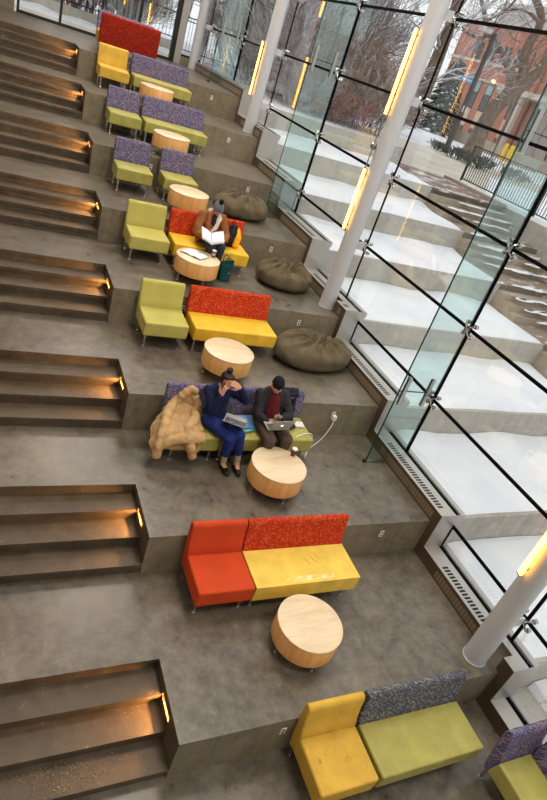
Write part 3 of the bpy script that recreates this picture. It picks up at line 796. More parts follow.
def person(label, J, group=None):
    """J: world joints. body is one fused mesh; clothes, hair, shoes are children."""
    L0 = Vector(J['root'])
    g = lambda k: Vector(J[k]) - L0
    b = MB()
    pel, chest, neck, head = g('pelvis'), g('chest'), g('neck'), g('head')
    b.limb([pel, (pel + chest) / 2, chest], [.12, .115, .13]); b.limb([g('shL'), chest, g('shR')], [.055, .09, .055])
    b.limb([chest, neck, neck + (head - neck) * .55], [.07, .052, .050])
    L, R = head_into(b, head, J['face'], J.get('headup', (0, 0, 1)))
    for s in 'LR':
        b.limb([g('sh' + s), g('el' + s), g('wr' + s)], [.052, .042, .027])
        hand_into(b, g('wr' + s), J['hd' + s], J['hn' + s], J.get('th' + s, 1 if s == 'L' else -1), J.get('curl' + s, .6))
        b.limb([g('hip' + s), g('kn' + s), g('an' + s)], [.085, .058, .038])
        b.limb([g('an' + s), g('an' + s) + (g('to' + s) - g('an' + s)) * .15 - V(0, 0, .03), g('to' + s)], [.038, .036, .028])
    o = b.build('person', 'skin', None, smooth=True); fuse(o, .0062, 2); o.location = L0
    tag(o, label, 'person', group)
    # eyes and mouth
    e = MB()
    for s in (-1, 1): e.ell(L(s * .031, .078, .004), (.0125, .008, .008), 10, 8, R)
    e.build('eyes', 'offwhite', o, smooth=True)
    e = MB()
    for s in (-1, 1): e.ell(L(s * .031, .0845, .003), (.006, .004, .006), 8, 6, R)
    e.build('iris', 'hairdark', o, smooth=True)
    e = MB(); e.limb([L(-.020, .0925, -.058), L(0, .096, -.056), L(.020, .0925, -.058)], [.003, .0045, .003], 8); e.build('mouth', 'maroon', o, smooth=True)
    return o, g, L, R, L0
def top_garment(o, g, mat, name, r=(.15, .145, .155), sl=(.070, .060, .045), low=.0, cuff=.02, wr=.02):
    m = MB(); pel, ch = g('pelvis'), g('chest'); nk = g('neck')
    m.limb([pel + V(0, 0, low), (pel + ch) / 2, ch], list(r)); m.limb([g('shL'), ch + V(0, 0, .02), g('shR')], [sl[0], .115, sl[0]])
    m.limb([ch, ch + (nk - ch) * .7], [.10, .068])
    for s in 'LR':
        w = g('wr' + s); e = g('el' + s); d = (w - e).normalized()
        m.limb([g('sh' + s), e, w - d * cuff], list(sl))
    q = m.build(name, mat, o, smooth=True); fuse(q, .010, 3); wrinkle(q, wr, .07); return q
def trousers(o, g, mat, cut=.10, r=(.105, .085, .060), wr=.018):
    m = MB(); m.limb([g('hipL'), g('pelvis'), g('hipR')], [.105, .135, .105])
    for s in 'LR':
        a, k = g('an' + s), g('kn' + s); d = (a - k).normalized()
        m.limb([g('hip' + s), k, a - d * cut], list(r))
    q = m.build('trousers', mat, o, smooth=True); fuse(q, .010, 3); wrinkle(q, wr, .08); return q
def shoes(o, g, sock=None):
    for s in 'LR':
        a, t_ = g('an' + s), g('to' + s); h = a + (t_ - a) * .05; h.z = t_.z + .008
        if sock:
            q = MB(); d = (g('kn' + s) - a).normalized(); q.limb([a + d * .13, a, h + V(0, 0, .02)], [.046, .043, .040]); q = q.build('sock', sock, o, smooth=True); fuse(q, .008, 2)
        m = MB(); back = h - (V(t_.x - a.x, t_.y - a.y, 0)).normalized() * .035
        m.limb([back, h, t_ + V(0, 0, .006), t_ + (t_ - h) * .12], [.036, .042, .040, .030])
        q = m.build('shoe', 'shoe', o, smooth=True); fuse(q, .008, 2)

F1 = H
# --- person on the phone
J = dict(root=(1.12, 3.45, F1), pelvis=(1.10, 3.60, F1 + .56), chest=(1.10, 3.66, F1 + .90), neck=(1.10, 3.64, F1 + 1.04), head=(1.11, 3.56, F1 + 1.155),
         face=(.12, -.9, -.22), shL=(1.27, 3.645, F1 + .955), shR=(.93, 3.645, F1 + .955),
         elL=(1.43, 3.48, F1 + .93), wrL=(1.265, 3.43, F1 + 1.15), elR=(.97, 3.42, F1 + .78), wrR=(1.03, 3.43, F1 + 1.02),
         hdL=(-.8, .02, .42), hnL=(.25, -.95, .35), hdR=(.12, .16, 1), hnR=(-.75, -.65, .1), curlL=.35, curlR=.8, thL=-1, thR=-1,
         hipL=(1.19, 3.54, F1 + .55), hipR=(1.01, 3.54, F1 + .55), knL=(1.325, 3.17, F1 + .58), knR=(1.19, 3.15, F1 + .54),
         anL=(1.425, 3.17, F1 + .15), anR=(1.24, 3.20, F1 + .11), toL=(1.41, 3.01, F1 + .045), toR=(1.25, 3.03, F1 + .032))
o, g, L, R, L0 = person('person with dark bun in navy clothes, one hand on the forehead, talking on a phone', J)
top_garment(o, g, 'navy', 'sweater')
trousers(o, g, 'blue', .15)
shoes(o, g, 'sock')
m = MB(); m.ell(L(0, -.035, .050), (.083, .090, .088), 18, 12, R); m.ell(L(-.03, .012, .098), (.05, .055, .03), 12, 8, R); m.ell(L(.03, .012, .098), (.05, .055, .03), 12, 8, R)
m.ell(L(-.075, -.02, .01), (.014, .045, .05), 10, 8, R); m.ell(L(.075, -.02, .01), (.014, .045, .05), 10, 8, R)
q = m.build('hair', 'hairdark', o, smooth=True); fuse(q, .007, 2)
m = MB(); m.ell(L(-.01, -.055, .155), (.046, .046, .042), 14, 10, R); m.ell(L(.015, -.05, .17), (.03, .03, .026), 10, 8, R)
q = m.build('hair_bun', 'hairdark', o, smooth=True); fuse(q, .007, 1)
pw = Vector(J['wrR'])
e = empty('mobile_phone', (1.045, 3.47, F1 + 1.115), -.5, 'black phone held to the ear of the person in navy', 'phone')
e.rotation_euler = (.35, 0, -.9)
MB().box(-.005, .005, -.036, .036, -.07, .075).build('phone_case', 'screen', e, bevel=.004)

# --- person with laptop and dark cap
J = dict(root=(1.90, 3.45, F1), pelvis=(1.90, 3.60, F1 + .56), chest=(1.89, 3.66, F1 + .90), neck=(1.88, 3.64, F1 + 1.04), head=(1.865, 3.565, F1 + 1.15),
         face=(-.10, -.85, -.50), shL=(2.07, 3.64, F1 + .955), shR=(1.70, 3.64, F1 + .955),
         elL=(2.15, 3.46, F1 + .72), wrL=(1.99, 3.37, F1 + .74), elR=(1.66, 3.46, F1 + .72), wrR=(1.78, 3.38, F1 + .68),
         hdL=(-.75, -.45, .35), hnL=(.5, -.7, -.3), hdR=(.35, -.9, -.12), hnR=(-.1, -.1, 1), curlL=.9, curlR=.5, thL=-1, thR=-1,
         hipL=(2.00, 3.54, F1 + .55), hipR=(1.80, 3.54, F1 + .55), knL=(2.04, 3.14, F1 + .54), knR=(1.78, 3.14, F1 + .54),
         anL=(2.06, 3.20, F1 + .11), anR=(1.80, 3.20, F1 + .11), toL=(2.08, 3.03, F1 + .032), toR=(1.79, 3.03, F1 + .032))
o, g, L, R, L0 = person('person in black knit cap and charcoal jacket with a silver laptop on the knees', J)
m = MB(); m.limb([g('pelvis') + V(0, -.045, .10), g('chest') + V(0, -.05, 0), g('neck') - V(0, .01, .02)], [.13, .118, .066]); q = m.build('shirt', 'maroon', o, smooth=True); fuse(q, .01, 2)
m = MB(); ch = g('chest'); pl = g('pelvis')
for s in (-1, 1):
    m.limb([pl + V(s * .085, .02, .02), (pl + ch) / 2 + V(s * .09, .01, 0), ch + V(s * .085, .01, 0), ch + V(s * .06, .0, .09)], [.125, .12, .115, .07])
    m.limb([pl + V(s * .13, -.04, .02), ch + V(s * .115, -.055, -.03), ch + V(s * .065, -.06, .085)], [.09, .075, .04])
m.limb([pl + V(0, .06, .05), ch + V(0, .05, 0)], [.13, .12])
for s in 'LR':
    d = (g('wr' + s) - g('el' + s)).normalized(); m.limb([g('sh' + s), g('el' + s), g('wr' + s) - d * .01], [.078, .068, .050])
q = m.build('jacket', 'darkjacket', o, smooth=True); fuse(q, .010, 2); wrinkle(q, .025, .07)
trousers(o, g, 'brownpants', .04, (.11, .09, .065))
shoes(o, g)
m = MB(); m.ell(L(0, -.012, .052), (.086, .103, .088), 18, 12, R); m.limb([L(-.07, .03, .035), L(0, .085, .045), L(.07, .03, .035)], [.018, .02, .018])
q = m.build('knit_cap', 'hatblack', o, smooth=True); fuse(q, .007, 2)
m = MB(); m.ell(L(0, -.06, -.02), (.07, .04, .05), 12, 8, R); q = m.build('hair', 'hairdark', o, smooth=True)
e = empty('mobile_phone', (1.915, 3.335, F1 + .79), 0, 'small dark phone in the hand of the person with the cap', 'phone'); e.rotation_euler = (-.5, .3, .6)
MB().box(-.036, .036, -.004, .004, -.07, .07).build('phone_case', 'screen', e, bevel=.003)

# laptops
def laptop(loc, rz, tilt, label, opening, emblem=True, w=.32, d=.225, roll=0):
    e = empty('laptop', loc, rz, label, 'laptop', 'open laptops'); e.rotation_euler = (tilt, roll, rz)
    MB().box(-w / 2, w / 2, 0, d, 0, .012).build('base', 'silver', e, bevel=.004)
    k = MB()
    for r in range(5):
        for c in range(12): k.box(-w / 2 + .022 + c * .0233, -w / 2 + .041 + c * .0233, .02 + r * .021, .037 + r * .021, .012, .0135)
    k.build('keyboard', 'keys', e)
    # lid hinged on the y = 0 side, opening angle from the base
    a = opening
    lid = MB().box(-w / 2, w / 2, 0, d, -.006, 0).build('lid', 'silver', e, bevel=.003); lid.location = (0, -.002, .012); lid.rotation_euler = (a, 0, 0)
    MB().box(-w / 2 + .01, w / 2 - .01, .008, d - .008, -.0075, -.0061).build('screen', 'screen', lid)
    if emblem:
        m = MB(); m.lathe([(.0165, .0004), (.0165, .0012)], (-.006, d / 2 - .002, 0), 16); m.lathe([(.0165, .0004), (.0165, .0012)], (.006, d / 2 - .002, 0), 16)
        m.prism([(-.002, d / 2 + .016), (.004, d / 2 + .018), (.010, d / 2 + .028), (.003, d / 2 + .026)], .0004, .0012, 'z')
        m.build('emblem', 'logo', lid)
    return e
# base extends towards the sitter (+y); the lid stands on the far side, its back to the camera
laptop((1.89, 3.19, F1 + .660), .06, .10, 'silver laptop with a bright round emblem on the lap of the person with the cap', math.radians(108))
laptop((1.25, 3.27, F1 + .665), -.55, .06, 'silver laptop lying open on the lap of the person in navy', math.radians(142), False, .30, .21)
e = empty('paper_folder', (1.60, 3.60, F1 + .485), .15, 'light blue folder lying on the green seat between the two people', 'folder')
MB().box(-.13, .13, -.12, .13, -.004, .006).build('cover', 'folder', e, bevel=.002)
MB().box(-.125, .125, -.115, .125, .0065, .010).build('papers', 'folder', e); e.rotation_euler = (.18, 0, .05)
e = MB(); e.limb([(-.09, 0, .022), (.09, 0, .022)], [.02, .02]); o = e.build('pencil_pouch', 'aqua', None, smooth=True); o.location = (1.56, 3.40, F1 + .457); o.rotation_euler = (0, 0, .25); tag(o, 'aqua pouch on the green seat in front of the blue folder', 'pouch')
m = MB()
def bagfn(u, v):
    x = (u - .5) * .17; y = (v - .5) * .12; k = max(0, 1 - (2 * u - 1) ** 4) * max(0, 1 - (2 * v - 1) ** 4)
    return V(x, y, .004 + .05 * k * (.6 + .8 * abs(noise.noise(V(x * 30, y * 30, 2)))))
m.grid(bagfn, 24, 18); o = m.build('plastic_bag', 'offwhite', None, smooth=True); s_ = o.modifiers.new('s', 'SOLIDIFY'); s_.thickness = .003; s_.offset = 1
o.location = (2.46, 3.60, F1 + .458); tag(o, 'crumpled white plastic bag on the end of the green seat', 'bag')
# dark coat over the backrest
def drape(rows, nu, nv, amp, freq, thick, mat, name, label, cat, seed=1., extra=None, vox=None):
    """sheet through a grid of control points, puffed and thickened"""
    rows = [[Vector(p) for p in r] for r in rows]; nr, nc = len(rows), len(rows[0])
    def cr(a, b, c, d, t): return .5 * ((2 * b) + (c - a) * t + (2 * a - 5 * b + 4 * c - d) * t * t + (3 * b - a - 3 * c + d) * t ** 3)
    def ev(arr, t):
        n = len(arr) - 1; x = min(max(t, 0), 1) * n; i = min(int(x), n - 1); f = x - i
        return cr(arr[max(i - 1, 0)], arr[i], arr[i + 1], arr[min(i + 2, n)], f)
    c0 = sum((p for r in rows for p in r), V(0, 0, 0)) / (nr * nc); c0.z = min(p.z for r in rows for p in r)
    P = [[ev([ev(r, i / nu) for r in rows], j / nv) - c0 for i in range(nu + 1)] for j in range(nv + 1)]
    def fn(u, v):
        i, j = round(u * nu), round(v * nv)
        a = P[j][min(i + 1, nu)] - P[j][max(i - 1, 0)]; b = P[min(j + 1, nv)][i] - P[max(j - 1, 0)][i]
        n = a.cross(b); n = n.normalized() if n.length > 1e-9 else V(0, 0, 1)
        if n.z < -.2: n = -n
        k = noise.noise(V(u * freq, v * freq * 1.3, seed)) + .6 * noise.noise(V(u * freq * 2.1, v * freq * 2.3, seed + 5))
        q = abs(math.sin(v * 5.5 * pi + 1.6 * noise.noise(V(u * 2, v * 2, seed + 9)))) ** .6
        return P[j][i] + n * (amp * (k + q * 1.6) + thick)
    m = MB().grid(fn, nu, nv)
    if extra: extra(m, c0)
    o = m.build(name, mat, None, smooth=True); o.location = c0
    s = o.modifiers.new('thick', 'SOLIDIFY'); s.thickness = thick; s.offset = -1
    if vox: fuse(o, vox, 2)
    return tag(o, label, cat)
SZ = F1 + .455
rows = [[(.60, 3.85, SZ + .20), (.66, 3.86, SZ + .28), (.72, 3.87, SZ + .32), (.82, 3.87, SZ + .37), (.87, 3.86, SZ + .29)],
        [(.46, 3.78, SZ + .05), (.56, 3.78, SZ + .10), (.66, 3.80, SZ + .14), (.78, 3.80, SZ + .17), (.88, 3.80, SZ + .12)],
        [(.33, 3.66, SZ - .08), (.47, 3.66, SZ + .05), (.62, 3.70, SZ + .07), (.78, 3.70, SZ + .05), (.90, 3.72, SZ + .04)],
        [(.26, 3.48, SZ - .16), (.42, 3.48, SZ + .03), (.60, 3.50, SZ + .05), (.78, 3.50, SZ + .04), (.90, 3.56, SZ + .02)],
        [(.24, 3.32, SZ - .20), (.38, 3.29, SZ + .01), (.60, 3.30, SZ + .05), (.78, 3.32, SZ + .04), (.89, 3.38, SZ + .02)],
        [(.27, 3.24, SZ - .28), (.38, 3.21, SZ - .08), (.60, 3.20, SZ - .02), (.80, 3.21, SZ - .02), (.88, 3.235, SZ - .02)],
        [(.31, 3.20, SZ - .36), (.37, 3.19, SZ - .20), (.62, 3.19, SZ - .20), (.80, 3.19, SZ - .30), (.86, 3.20, SZ - .18)]]
def sleeve(m, c0):
    for pts, rr in (([(.56, 3.80, SZ + .16), (.45, 3.62, SZ + .12), (.38, 3.42, SZ + .06), (.31, 3.26, SZ - .10), (.29, 3.21, SZ - .30)], [.065, .075, .07, .065, .055]),
                    ([(.86, 3.74, SZ + .10), (.80, 3.52, SZ + .10), (.66, 3.34, SZ + .08), (.70, 3.19, SZ - .08), (.77, 3.175, SZ - .27)], [.06, .07, .07, .065, .055]),
                    ([(.62, 3.83, SZ + .20), (.68, 3.82, SZ + .30), (.78, 3.83, SZ + .38), (.86, 3.82, SZ + .33)], [.05, .06, .055, .045]),
                    ([(.83, 3.80, SZ + .30), (.90, 3.74, SZ + .14), (.88, 3.66, SZ + .06)], [.05, .06, .04])):
        q = smooth_path(pts, 5); n = len(q)
        rad = []
        for i in range(n):
            t_ = i / (n - 1) * (len(rr) - 1); a = min(int(t_), len(rr) - 2); rad.append((rr[a] + (rr[a + 1] - rr[a]) * (t_ - a)) * (1 + .13 * math.sin(i * 2.1)))
        m.tube([p - c0 for p in q], rad, 12)
o = drape(rows, 60, 66, .020, 5, .022, 'beige', 'down_jacket', 'crumpled beige down jacket thrown over the left end of the green sofa', 'jacket', 3.3, sleeve, .009)
wrinkle(o, .016, .06)
rows = [[(2.14, 4.00, SZ + .12), (2.25, 4.00, SZ + .14), (2.38, 4.00, SZ + .10), (2.48, 4.00, SZ + .05)],
        [(2.12, 3.945, SZ + .40), (2.25, 3.945, SZ + .41), (2.38, 3.94, SZ + .40), (2.44, 3.94, SZ + .40)],
        [(2.13, 3.85, SZ + .33), (2.25, 3.855, SZ + .36), (2.38, 3.86, SZ + .37), (2.45, 3.86, SZ + .36)],
        [(2.13, 3.80, SZ + .15), (2.25, 3.81, SZ + .16), (2.38, 3.82, SZ + .16), (2.44, 3.82, SZ + .15)],
        [(2.10, 3.66, SZ + .06), (2.22, 3.66, SZ + .05), (2.33, 3.70, SZ + .05), (2.40, 3.72, SZ + .04)],
        [(2.14, 3.45, SZ + .03), (2.22, 3.44, SZ + .02), (2.30, 3.46, SZ + .02), (2.36, 3.50, SZ + .02)]]
o = drape(rows, 26, 40, .010, 4, .012, 'coatblack', 'dark_coat', 'dark coat hung over the purple backrest beside the person with the cap', 'coat', 6.1, None, .009)

# --- reader
F3 = H * 3; yq = 6 + FY - .05
J = dict(root=(1.82, 7.4, F3), pelvis=(1.84, 7.56, F3 + .56), chest=(1.83, 7.60, F3 + .88), neck=(1.84, 7.56, F3 + 1.00), head=(1.86, 7.48, F3 + 1.10),
         face=(.06, -.72, -.62), headup=(0, -.1, 1), shL=(2.02, 7.57, F3 + .93), shR=(1.65, 7.57, F3 + .93),
         elL=(2.12, 7.45, F3 + .66), wrL=(2.05, 7.27, F3 + .62), elR=(1.57, 7.44, F3 + .66), wrR=(1.63, 7.26, F3 + .64),
         hdL=(-.5, -.75, .1), hnL=(.75, -.3, -.35), hdR=(.5, -.75, .1), hnR=(-.75, -.3, -.35), curlL=.7, curlR=.7, thL=-1, thR=-1,
         hipL=(1.93, 7.50, F3 + .55), hipR=(1.75, 7.50, F3 + .55), knL=(1.95, 7.10, F3 + .545), knR=(1.77, 7.10, F3 + .545),
         anL=(1.94, 7.16, F3 + .11), anR=(1.80, 7.17, F3 + .11), toL=(1.95, 6.99, F3 + .032), toR=(1.80, 7.0, F3 + .032))
o, g, L, R, L0 = person('person in grey bobble hat and tan coat reading a large open book', J)
q = top_garment(o, g, 'tancoat', 'coat', (.18, .168, .165), (.085, .078, .060), .02, .015, .03)
m = MB(); pl = g('pelvis')
m.limb([pl + V(-.17, .0, -.03), pl + V(-.23, -.12, -.045)], [.06, .05]); m.limb([pl + V(.15, 0, -.03), pl + V(.2, -.08, -.045)], [.06, .05])
q = m.build('coat_hem', 'tancoat', o, smooth=True); fuse(q, .01, 2)
m = MB(); ch = g('chest'); m.limb([g('neck') + V(.06, .03, .02), ch + V(.10, -.12, .06), ch + V(.05, -.165, -.10), ch + V(-.01, -.175, -.18)], [.042, .05, .042, .03])
m.limb([g('neck') + V(-.06, .03, .02), g('neck') + V(0, .055, .02), g('neck') + V(.06, .03, .02)], [.045, .05, .045])
q = m.build('collar', 'fleece', o, smooth=True); fuse(q, .009, 1); wrinkle(q, .02, .02)
m = MB(); ch = g('chest'); m.limb([ch + V(0, -.10, .10), ch + V(0, -.14, -.04)], [.06, .05]); q = m.build('shirt', 'coatblack', o, smooth=True); fuse(q, .01, 1)
trousers(o, g, 'greypants', .05); shoes(o, g)
m = MB(); m.ell(L(0, -.035, .02), (.084, .085, .09), 16, 12, R)
m.limb([L(-.07, -.0, 0), g('neck') + V(-.10, -.06, -.02), ch + V(-.10, -.16, -.06), ch + V(-.08, -.18, -.20)], [.035, .05, .055, .03])
q = m.build('hair', 'hairauburn', o, smooth=True); fuse(q, .008, 1); wrinkle(q, .012, .03)
m = MB(); m.ell(L(0, -.018, .060), (.092, .108, .090), 18, 12, R); m.limb([L(-.08, 0, .04), L(-.05, .07, .045), L(.05, .07, .045), L(.08, 0, .04), L(0, -.10, .035), L(-.08, 0, .04)], .022)
hat = m.build('knit_hat', 'hatgrey', o, smooth=True); fuse(hat, .007, 1)
m = MB(); m.ell(L(0, -.04, .175), .045, 14, 10); q = m.build('pompom', 'hatblack', hat, smooth=True); wrinkle(q, .02, .012)
def open_book(loc, w, h, rz, tilt, label, name, cat, cover, arch=.02, vee=0):
    e = empty(name, loc, rz, label, cat); e.rotation_euler = (tilt, 0, rz)
    MB().prism([(-w, w * vee - .008), (0, -.008), (w, w * vee - .008), (w, w * vee - .003), (0, -.003), (-w, w * vee - .003)], -h / 2, h / 2, 'y').build('cover', cover, e)
    for s in (-1, 1):
        def fn(u, v):
            x = s * u * w * .98; z = .004 + arch * math.sin(min(1, u * 1.4) * pi * .62) * (1 - u * .75) + u * w * vee
            return V(x, (v - .5) * h * .97, z)
        m = MB().grid(fn, 12, 4); q = m.build('page', 'paper', e, smooth=True); sd = q.modifiers.new('s', 'SOLIDIFY'); sd.thickness = .005; sd.offset = -1
        pm = MB()
        for r in range(7):
            u0, u1 = .2, .85; yy = (.40 - r * .13) * h
            a = fn(u0, .5 + yy / h); b_ = fn((u0 + u1) / 2, .5 + yy / h); c = fn(u1, .5 + yy / h)
            pm.tube([a + V(0, 0, .0002), b_ + V(0, 0, .0002), c + V(0, 0, .0002)], .0012, 4)
        pm.build('text_lines', 'print', q)
    return e
open_book((1.75, 7.13, F3 + .665), .20, .28, -.12, .45, 'large open book with white pages held in the lap of the reader', 'open_book', 'book', 'offwhite', .03, .5)
open_book((1.43, 6.86, F3 + .4345), .20, .30, -.80, 0, 'open notebook with white pages lying on the round table before the reader', 'open_notebook', 'notebook', 'bookcover', .022)
def cup(loc, label, k=1.0):
    e = empty('paper_cup', loc, 0, label, 'cup')
    q = MB().lathe([(.028, 0), (.039, .105)], n=24).build('cup_body', 'cupbrown', e, smooth=True); sharp(q)
    q = MB().lathe([(.0405, .1052), (.0415, .112), (.036, .124), (.030, .124), (.0295, .121)], n=24).build('lid', 'offwhite', e, smooth=True); sharp(q)
    q = MB().lathe([(.0325, .03), (.0385, .075)], n=24, cap=False).build('sleeve', 'white' if k > 1 else 'cupbrown', e, smooth=True)
    e.scale = (k, k, k) if k <= 1 else (1, 1, 1)
cup((2.09, 2.94, F1 + .4255), 'brown coffee cup with white lid on the table in front of the laptop users')
cup((1.775, 6.905, F3 + .4255), 'brown coffee cup with a pale sleeve on the table before the reader', 1.01)

# backpack on the loveseat, tote bag on the floor
e = empty('backpack', (2.28, 7.52, F3 + .455), .5, 'black and yellow backpack leaning on the red backrest beside the reader', 'backpack'); e.rotation_euler = (-.15, .22, .45)
m = MB(); m.limb([(0, .03, .09), (0, .03, .24), (0, .035, .34)], [.10, .11, .085]); m.ell((-.03, .02, .12), (.12, .09, .12)); q = m.build('pack_body', 'packblack', e, smooth=True); fuse(q, .01, 3)
m = MB(); m.limb([(.055, -.05, .085), (.065, -.055, .20), (.06, -.02, .32)], [.08, .08, .055]); q = m.build('front_pocket', 'packyellow', e, smooth=True); fuse(q, .01, 3)
MB().tube(smooth_path([(-.03, .06, .40), (-.03, .06, .46), (.03, .06, .46), (.03, .06, .40)], 4), .010, 8).build('grab_handle', 'packblack', e, smooth=True)
e = empty('tote_bag', (2.10, 7.0, F3), .2, 'dark teal tote bag standing on the floor beside the reader\'s table', 'bag')
m = MB()
def tf(u, v):
    a = 2 * pi * u; k = .085 + .02 * v; kk = .055 * (1 - .55 * v)
    c, s = math.cos(a), math.sin(a)
    r = 1 / max(abs(c), abs(s)) ** .75
    return V(1.25 * k * c * r + .012 * noise.noise(V(c * 2, v * 5, 1)), kk * 1.3 * s * r + .015 * noise.noise(V(s * 2, v * 5, 4)), .002 + v * (.36 + .02 * c))
m.grid(tf, 40, 16); bm_ = m.bm; bmesh.ops.remove_doubles(bm_, verts=bm_.verts[:], dist=.0005)
be = [x for x in bm_.edges if len(x.link_faces) == 1 and max(v.co.z for v in x.verts) < .05]
bmesh.ops.holes_fill(bm_, edges=be, sides=100)
q = m.build('bag_body', 'teal', e, smooth=True); sd = q.modifiers.new('s', 'SOLIDIFY'); sd.thickness = .005
for s in (-1, 1):
    MB().tube(smooth_path([(-.06, s * .035, .34), (-.055, s * .05, .42), (.0, s * .07, .44), (.055, s * .06, .40), (.06, s * .035, .34)], 5), .008, 6).build('strap', 'teal', e, smooth=True)
MB().box(.035, .055, -.078, -.074, .15, .17).build('badge', 'hydrant', e)

# ================================================================== outdoors
XO0, XO1, XO2 = 4.62, 9.7, 12.6
t3 = R_ / 3
for k in range(-2, 8):
    z = H * k; y = D * k; y1 = y + D if k < 7 else y + 34
    o = MB().box(XO0, XO1, y, y1, z - H - .3, z).build('ground', 'outcrete'); struct(o)
    # snow lying on the terrace: soft edged slab
    def fn(u, v, y=y, y1=y1, z=z, k=k):
        x = XO0 + .02 + u * (XO1 - XO0 - .04); ya = y + .03 + .035 * (1 + noise.noise(V(x * 1.3, k * 3.3, 0)));
        if k < 7: bulge = .30 * max(0, noise.noise(V(x * .7, k * 2.1, 4))) * v
        yy = ya + v * (y1 - .01 - ya)
        e = min(1, min(u, 1 - u) * 24, v * 9)
        h = .06 * e ** .5 + (.035 * noise.noise(V(x * .8, yy * .8, k)) + .012 * noise.noise(V(x * 4, yy * 4, k))) * e
        if k < 7: h += .10 * max(0, v - .72) / .28 * (.6 + .6 * noise.noise(V(x * .9, k, 2)))   # drift against the next riser
        # melted strip next to the glass
        return V(x, yy, z + max(.002, h))
    if k == -1:
        def fn2(u, v, f=fn):
            p = f(u, v); d = p.x - 4.62 - .45 - .22 * noise.noise(V(p.y * 2.2, 1, 1))
            if d < 0: p.z = -.6 - .02
            return p
        q = MB().grid(fn2, 120, 60)
    else: q = MB().grid(fn, 72, 30)
    o = q.build('snow', 'snow', None, smooth=True)
    tag(o, 'snow lying on the outdoor concrete terrace, %s' % ['lowest, out of sight', 'lowest one seen, with a melted brown strip', 'beside the foreground column', 'with footprints beyond the nearest glass fin', 'level with the green sofa', 'level with the largest beanbag', 'level with the reader', 'level with the paired chairs', 'below the planting bed', 'on the planting bed under the shrubs'][k + 2], 'snow', None, 'stuff')
# outdoor flights project from each terrace front, snow dusted
for k in range(0, 7):
    z = H * k; y = D * k
    m = MB(); s = MB()
    pr = []
    for i in range(1, 4): pr += [(y - .001 - (i - 1) * t3, z - i * .15), (y - .001 - i * t3, z - i * .15)]
    pr += [(y - .001 - 3 * t3, z - H), (y - .001, z - H)]
    struct(m.prism(pr, XO1, XO2).build('ground', 'brownstep'))
    struct(MB().box(XO1, XO2, y, y + D - (0 if k < 6 else -2.6), z - H, z - .001).build('ground', 'stepsnow'))
    for i in range(0, 4):
        ya = y - i * t3; zz = z - i * .15
        for j in range(9):
            a = random.uniform(XO1 + .1, XO2 - .7); w_s = random.uniform(.25, .8); dd = random.uniform(.04, .14); off = random.uniform(.02, .12)
            if i == 0: off -= .25
            n_ = 7; pts = []
            s.rings([[V(a + w_s * (.5 + .5 * math.cos(q * 2 * pi / 12) * (1 - hh * .3)), ya - off - dd + dd * math.sin(q * 2 * pi / 12) * (1 - hh * .3) * .8, zz + hh * .018 + .001) for q in range(12)] for hh in (0, 1)])
    o = s.build('snow_patches', 'snow', None); tag(o, 'trodden snow patches on outdoor flight of steps, number %s from the top' % ['seven', 'six', 'five', 'four', 'three', 'two', 'one'][k], 'snow', None, 'stuff')
# retaining wall right of the outdoor steps, raised ground, plaza
struct(MB().box(XO2, XO2 + .35, -4, 14.6, -2, 3.62).build('wall_right', 'outcrete'))
def cap(u, v): return V(XO2 + .01 + u * .4, -4 + v * 18.6, 3.62 + .09 * (min(1, min(u, 1 - u) * 6)) ** .5 + .015 * noise.noise(V(u, v * 30, 1)))
tag(MB().grid(cap, 10, 120).build('snow', 'snow', None, smooth=True), 'strip of snow along the top of the concrete wall under the black railing', 'snow', None, 'stuff')
struct(MB().box(XO2 + .35, 130, -6, 130, 2.5, 3.58).build('ground', 'snow'))
struct(MB().box(XO1, XO2 + .35, 14.6, 130, 2.5, 3.575).build('ground', 'snow'))
struct(MB().box(-40, XO1, 48, 130, 2.5, 3.575).build('ground', 'snow'))
struct(MB().prism([(9.75, 12.9), (12.5, 12.9), (19.5, 20.6), (19.5, 26.5), (18, 27.5), (9.75, 16.5)], 3.57, 3.60, 'z').build('ground', 'road'))
struct(MB().prism([(9.72, 11.9), (12.6, 11.9), (12.6, 14.7), (11.2, 15.6), (9.72, 15.2)], 3.57, 3.612, 'z').build('ground', 'pavers'))
struct(MB().prism([(19.5, 20.6), (60, 14), (60, 18.5), (19.5, 26.5)], 3.57, 3.595, 'z').build('ground', 'road'))
struct(MB().box(XO2 - .25, XO2 + .0, 11.9, 15.0, 3.56, 3.70).build('ground', 'brownstep'))
# step lamps let into that wall
for i, (y, z) in enumerate(((11.35, 3.15), (9.1, 2.55), (7.2, 1.95), (5.2, 1.35))):
    o = MB().box(XO2 - .012, XO2 + .001, y - .16, y + .16, z - .05, z + .05).build('wall_lamp', 'offwhite', None, bevel=.004)
    tag(recentre(o), 'small white lamp plate on the outdoor stair wall, %s' % ['nearest the plaza', 'second down from the plaza', 'third down from the plaza', 'lowest'][i], 'lamp', 'lamp plates on the outdoor stair wall')
